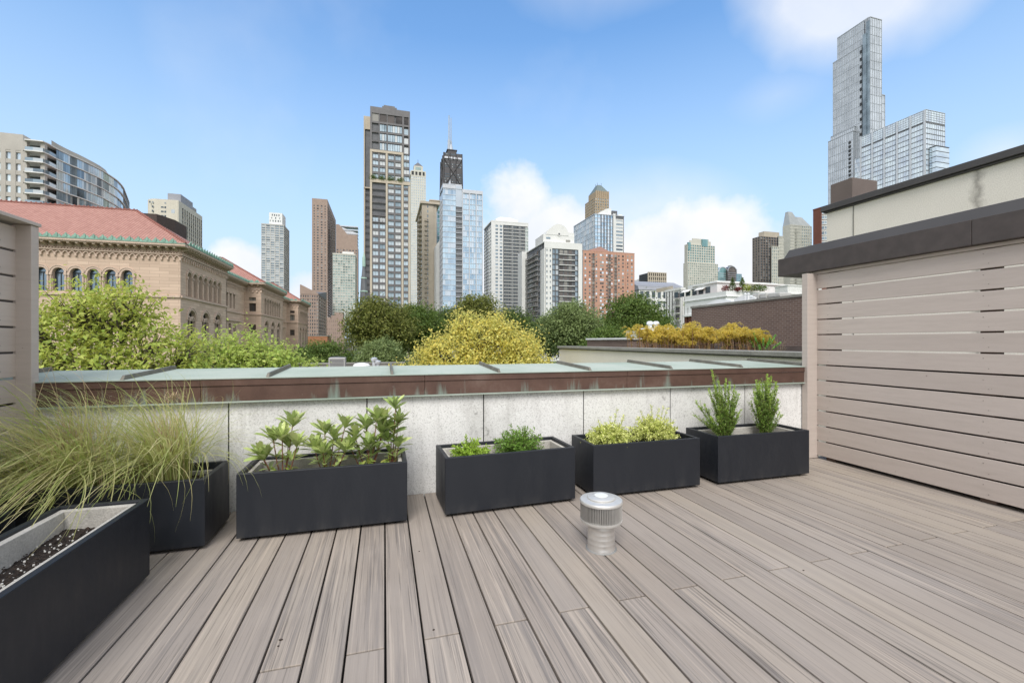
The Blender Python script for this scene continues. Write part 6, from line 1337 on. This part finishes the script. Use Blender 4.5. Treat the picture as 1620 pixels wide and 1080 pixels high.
def f(m): [m.box(T.x0+3.3, SX(1500.6, y0-4), y0-4.6, y0, zat(229, 326)-.5-k*4.0, zat(229, 326)-k*4.0) for k in range(14)]
T.part('lower_floor_line', 'charcoal', f); T.cap(.3, .05); T.done()
m_ = MB(); m_.box(SX(1349, 250), SX(1362.5, 250)+0, 250, 262, GZ, 1); 
xx = x0-2; U2 = Tower('u', '', '', x0-1.0, x0+8, x0/q(1361.9), x0/q(1353.5), zat(237, 360), 'steel_light', 'g_sky', d=.3, z0=10); U2.face('W', 4, 4, .12, .45, sm=0); U2.cap(.3, .05); U2.done('wing_wall'); r = U2.root
for o in list(r.children): l = wloc(o); o.parent = T.root; o.location = l-T.root.location
bpy.data.objects.remove(r)
# --- white mid-rise and the terraced building with roof gardens
T = TW('white_midrise', 'white mid-rise with square windows and a column of dark balconies below the stepped greenish tower', 1077.5, 180, 1052.5, 1084, 458, 'white_conc', 'g_grey', d=.3, z0=-5, cat='building')
L = T.y1-T.y0; ys = T.y0+.35; T.face('W', 3, 3.0, 2.4, 1.4, a0=ys+L*.42); T.bar('W', ys, ys+L*.42, -5, T.zt, .28, .3, 0)
for k in range(9): z = T.zt-3.4-k*3.0; T.balcony('W', ys+L*.06, ys+L*.36, z, 1.2, .2, 1.0, 'white_conc', 'dark_metal', off=.28); T.win('W', ys+L*.08, ys+L*.34, z+.1, z+2.3, 'g_brown', .26)
T.face('S', 2, 3.0, 1.2, 1.4); T.cap(.9); T.part('roof_storey', 'beige_stone', lambda m: m.box(T.x0+2, T.x1, T.y0+8, T.y0+20, T.zt+.9, T.zt+2.6)); T.done()
x0, x1, y0, y1 = foot(1148.5, 130, 1083, 1290); T = Tower('terraced_building', 'white terraced building with planted roof gardens behind the brown brick wall', 'building', x0, x1, y0, y1, zat(460, 130), 'white_paint', 'g_dark', d=.5, z0=-5)
T.wm = ['white_paint', 'rust_brick']; zt = T.zt
T.bar('S', x0, x1, zt-3.2, zt, 0, .6); T.bar('W', y0+.61, y1, zt-3.2, zt, 0, .6); T.bar('S', x0-.2, x1, zt-1.7, zt-1.45, -.3, .0); T.bar('W', y0-.3, y1, zt-1.7, zt-1.45, -.3, -.002)
T.face('S', 7, 3.1, 4.6, 1.2, zt=zt-3.2, zb=zt-9.4, m=0); T.face('W', 6, 3.1, 2.4, 1.2, zt=zt-3.2, zb=zt-6.3, m=0); T.face('W', 6, 3.1, 2.4, 1.2, zt=zt-6.3, zb=-5, m=1, sm=1)
T.bar('W', y0+3, y1, zt-6.7, zt-6.1, -.9, 0)
T.part('upper_terrace', 'white_paint', lambda m: (m.box(x0+3, x1, y0+7, y1, zt, zt+3.4), m.box(x0+2.6, x1, y0+6.6, y1, zt+3.4, zt+3.8), m.box(x0+9, x1, y0+14, y1+10, zt+3.8, zt+5.2)))
for k in range(6): yy_ = y0+10+k*3.2; T.win('W', yy_, yy_+2.2, zt+.6, zt+2.6, 'g_dark', 2.95); 
T.part('awning', 'white_conc', lambda m: [m.hexa([(x0+1.6, y0+12+k*7, zt+1.8), (x0+3, y0+12+k*7, zt+2.6), (x0+3, y0+16+k*7, zt+2.6), (x0+1.6, y0+16+k*7, zt+1.8), (x0+1.6, y0+12+k*7, zt+1.95), (x0+3, y0+12+k*7, zt+2.8), (x0+3, y0+16+k*7, zt+2.8), (x0+1.6, y0+16+k*7, zt+1.95)]) for k in range(2)])
T.done()
Tz = zt
def bush(name, label, px, t, z0, w, h, mat, n=500, leaf=.35, cone=False, cat='shrub', grp=None):
    x, y = at(px, t); b_ = thing(name, label, cat, (x, y, z0), grp); m_ = MB(); m_.tube([(x, y, z0), (x, y, z0+h*.6)], .09, 6); m_.build('trunk', 'bark', b_)
    d = unit(RNG.normal(size=(n, 3))); r = RNG.uniform(0, 1, size=(n, 1))**.4; P = d*r*np.array([w, w, h*.5]); 
    if cone: f_ = np.clip(1-(P[:, 2]+h*.5)/h, .08, 1); P[:, 0] *= f_*1.6; P[:, 1] *= f_*1.6
    P += RNG.normal(size=(n, 3))*.1*w; P += np.array([x, y, z0+h*.55]); P[:, 2] = np.maximum(P[:, 2], z0+.05); leafmesh('crown', P, unit(d+RNG.normal(size=(n, 3))*.6), np.full(n, leaf), np.full(n, leaf*.6), mat, b_)
gz = Tz; leafmat('leaf_red', [(.12, .025, .025), (.17, .04, .035), (.10, .03, .025)], .3)
bush('terrace_tree', 'round pale yellow green tree on the corner terrace of the white building', 1091, 163, gz-3.6, 2.0, 4.6, 'leaf_lime', 900, .38, cat='tree')
bush('terrace_shrub', 'dark red leaved shrub on the white terraced building', 1148, 133, gz, 1.1, 1.9, 'leaf_red', 320)
bush('cypress', 'dark conical evergreen on the terrace beside the red shrub', 1159, 131, gz, .9, 3.9, 'leaf_dark', 700, .28, True, 'tree')
bush('cypress', 'taller dark conical evergreen beside the low green terrace bushes', 1174.5, 131.5, gz, .9, 4.1, 'leaf_green', 700, .28, True, 'tree')
for i, (px, w_, h_, m_t, lab) in enumerate(((1167, .9, 1.1, 'leaf_red', 'low reddish shrub between the two conical evergreens'), (1181, 1.3, 1.9, 'leaf_lime', 'bright yellow green terrace bush next to the taller conical evergreen'), (1189, 1.3, 1.5, 'leaf_olive', 'olive terrace bush in the middle of the planted edge'), (1197, 1.5, 1.9, 'leaf_green', 'dark green rounded terrace bush further along the planted edge'), (1206, 1.5, 1.6, 'leaf_green', 'dark green terrace bush at the far right of the planted edge'), (1111, 1.2, .8, 'leaf_green', 'low green hedge on the long upper terrace'))):
    bush('terrace_shrub', lab, px, 131 if px > 1120 else 150, gz, w_, h_, m_t, 420, .3)
T = TW('roof_edge_block', 'pale low block with a ribbed band between the roof garden and the dark roof edge', 1246, 105, 1226, 1300, 452, 'white_conc', 'g_grey', d=.3, z0=0, cat='building'); T.wall.box(T.x0, T.x1, T.y0, T.y1, 0, T.zt); T.part('ledge', 'white_conc', lambda m: m.box(T.x0-.25, T.x1, T.y0-.25, T.y0-.001, T.zt-2.0, T.zt-1.8)); [T.win('S', SX(1254.5+k*2.2, T.y0), SX(1255.9+k*2.2, T.y0), T.zt-4.4, T.zt-2.4, 'g_grey', -.02) for k in range(4)]; T.cap(.25); T.done()
for i, (px, t_, pw_, top, lab) in enumerate(((450, 330, 14, 520, 'low grey block far behind the library end'), (1010, 200, 16, 500, 'low pale block behind the domed tree'), (860, 300, 30, 470, 'low dark block behind the feathery tree'))): pass
CLOUDS = [(735, 1010, 300, 480, 1.0), (930, 1230, 325, 520, 1.25), (560, 1010, 380, 520, .8), (325, 440, 378, 480, 1.05), (440, 560, 420, 520, .95), (740, 900, 262, 420, .8)]
SOFT = [(1080, 1590, -220, 170, 1.5), (740, 1180, -160, 50, .35), (1120, 1340, 90, 210, .22), (1480, 1700, 190, 290, .4), (800, 1250, 250, 420, .5)]
SKYTINT = (.56, .98, 1.28); HORIZ = (3.45, 4.25, 5.1); CLOUDLO = (4.5, 4.72, 5.15); CLOUDHI = (5.15, 5.2, 5.35); FILLCLOUD = (5.9, 5.95, 6.1); SKYS = .10; EXPO = .98
g_ = MB(); g_.quad([(-6000, -6000, GZ), (6000, -6000, GZ), (6000, 6000, GZ), (-6000, 6000, GZ)])
tag(g_.build('ground', 'lawn'), None, None, None, 'structure')
# ================================================================ camera, sun, sky
cam = bpy.data.cameras.new('camera'); co = bpy.data.objects.new('camera', cam); COL.objects.link(co); sc.camera = co
cam.lens = 36*F/1620; cam.sensor_width = 36; cam.clip_start = .02; cam.clip_end = 20000
co.location = (0, 0, H); co.rotation_euler = (math.pi/2, 0, -A)
sd = Vector((-.30, -.82, .95)).normalized()
L_ = bpy.data.lights.new('sun', 'SUN'); L_.energy = 1.5; L_.angle = math.radians(28); L_.color = (1, .955, .90)
so = bpy.data.objects.new('sun', L_); COL.objects.link(so); so.rotation_euler = sd.to_track_quat('Z', 'Y').to_euler(); so.location = (0, 0, 50)
w = bpy.data.worlds.new('World'); sc.world = w; w.use_nodes = True; nt = w.node_tree; bg = nt.nodes['Background']
sky = nt.nodes.new('ShaderNodeTexSky'); sky.sky_type = 'NISHITA'; sky.sun_disc = False; sky.sun_elevation = math.asin(sd.z); sky.sun_rotation = math.atan2(sd.x, sd.y)
sky.air_density = 1.25; sky.dust_density = .35; sky.ozone_density = 2.2; sky.altitude = 0
tc = nt.nodes.new('ShaderNodeTexCoord'); sp = nt.nodes.new('ShaderNodeSeparateXYZ'); nt.links.new(tc.outputs['Generated'], sp.inputs[0])
az = math_(nt, 'ARCTAN2', sp.outputs[0], sp.outputs[1]); el = math_(nt, 'ARCSINE', sp.outputs[2])
n1 = noise(nt, tc.outputs['Generated'], 5.5, 9, .58); n2 = noise(nt, tc.outputs['Generated'], 2.2, 5, .5)
def azel(px, py):
    a, b = dr(px); z = (540-py)/F; return math.atan2(a, b), math.atan2(z, math.hypot(a, b))
mask = None
for px0, px1, py0, py1, s_ in CLOUDS:
    a0, e0 = azel((px0+px1)/2, (py0+py1)/2); hw = abs(azel(px1, (py0+py1)/2)[0]-azel(px0, (py0+py1)/2)[0])/2; hh = abs(azel((px0+px1)/2, py0)[1]-azel((px0+px1)/2, py1)[1])/2
    dx = math_(nt, 'DIVIDE', math_(nt, 'SUBTRACT', az, a0), hw); dy = math_(nt, 'DIVIDE', math_(nt, 'SUBTRACT', el, e0), hh)
    r = math_(nt, 'SQRT', math_(nt, 'ADD', math_(nt, 'MULTIPLY', dx, dx), math_(nt, 'MULTIPLY', dy, dy)))
    k = math_(nt, 'MULTIPLY', math_(nt, 'SUBTRACT', 1.35, r, clamp=True), s_)
    mask = k if mask is None else math_(nt, 'MAXIMUM', mask, k)
dens = math_(nt, 'ADD', mask, math_(nt, 'MULTIPLY', math_(nt, 'SUBTRACT', n1, .5), 1.5))
cl = ramp_out(nt, math_(nt, 'MULTIPLY', dens, math_(nt, 'GREATER_THAN', mask, .001)), [(.33, 0.), (.52, .6), (.74, .98)])
wisp = ramp_out(nt, math_(nt, 'MULTIPLY', n2, math_(nt, 'ADD', .75, math_(nt, 'MULTIPLY', n1, .5))), [(.55, 0.), (.85, .2)])
smk = None
for px0, px1, py0, py1, s_ in SOFT:
    a0, e0 = azel((px0+px1)/2, (py0+py1)/2); hw = abs(azel(px1, (py0+py1)/2)[0]-azel(px0, (py0+py1)/2)[0])/2; hh = abs(azel((px0+px1)/2, py0)[1]-azel((px0+px1)/2, py1)[1])/2
    dx = math_(nt, 'DIVIDE', math_(nt, 'SUBTRACT', az, a0), hw); dy = math_(nt, 'DIVIDE', math_(nt, 'SUBTRACT', el, e0), hh)
    r = math_(nt, 'SQRT', math_(nt, 'ADD', math_(nt, 'MULTIPLY', dx, dx), math_(nt, 'MULTIPLY', dy, dy)))
    k = math_(nt, 'MULTIPLY', math_(nt, 'SUBTRACT', math_(nt, 'ADD', 1.0, math_(nt, 'MULTIPLY', math_(nt, 'SUBTRACT', n2, .5), 1.6)), r, clamp=True), s_)
    smk = k if smk is None else math_(nt, 'MAXIMUM', smk, k)
soft = ramp_out(nt, math_(nt, 'MULTIPLY', smk, math_(nt, 'ADD', .55, math_(nt, 'MULTIPLY', n1, .9))), [(0, 0.), (.7, .72)])
al = math_(nt, 'MAXIMUM', math_(nt, 'MAXIMUM', cl, wisp), soft)
tint = mixc(nt, 1.0, sky.outputs[0], SKYTINT, 'MULTIPLY')
lift = ramp_out(nt, el, [(0, 1.), (.15, .88), (.38, .5), (.60, .14), (.9, 0.)])
base = mixc(nt, lift, tint, HORIZ)
shade = mixc(nt, ramp_out(nt, n1, [(.35, 0.), (.6, 1.)]), CLOUDLO, CLOUDHI)
# white cloud deck added out of view, behind and overhead, for neutral soft fill
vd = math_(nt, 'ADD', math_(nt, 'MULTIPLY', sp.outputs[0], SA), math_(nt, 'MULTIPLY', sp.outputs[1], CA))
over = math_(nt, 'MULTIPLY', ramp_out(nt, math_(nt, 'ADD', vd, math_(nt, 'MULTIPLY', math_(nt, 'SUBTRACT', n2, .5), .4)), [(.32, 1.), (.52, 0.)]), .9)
nt.links.new(mixc(nt, over, mixc(nt, al, base, shade), FILLCLOUD), bg.inputs[0]); bg.inputs[1].default_value = SKYS
sc.view_settings.view_transform = 'Standard'; sc.view_settings.look = 'None'; sc.view_settings.gamma = 1; sc.view_settings.exposure = EXPO
sc.cycles.max_bounces = 6; sc.cycles.transparent_max_bounces = 8; sc.cycles.use_denoising = True
try: sc.cycles.sample_clamp_indirect = 4
except Exception: pass
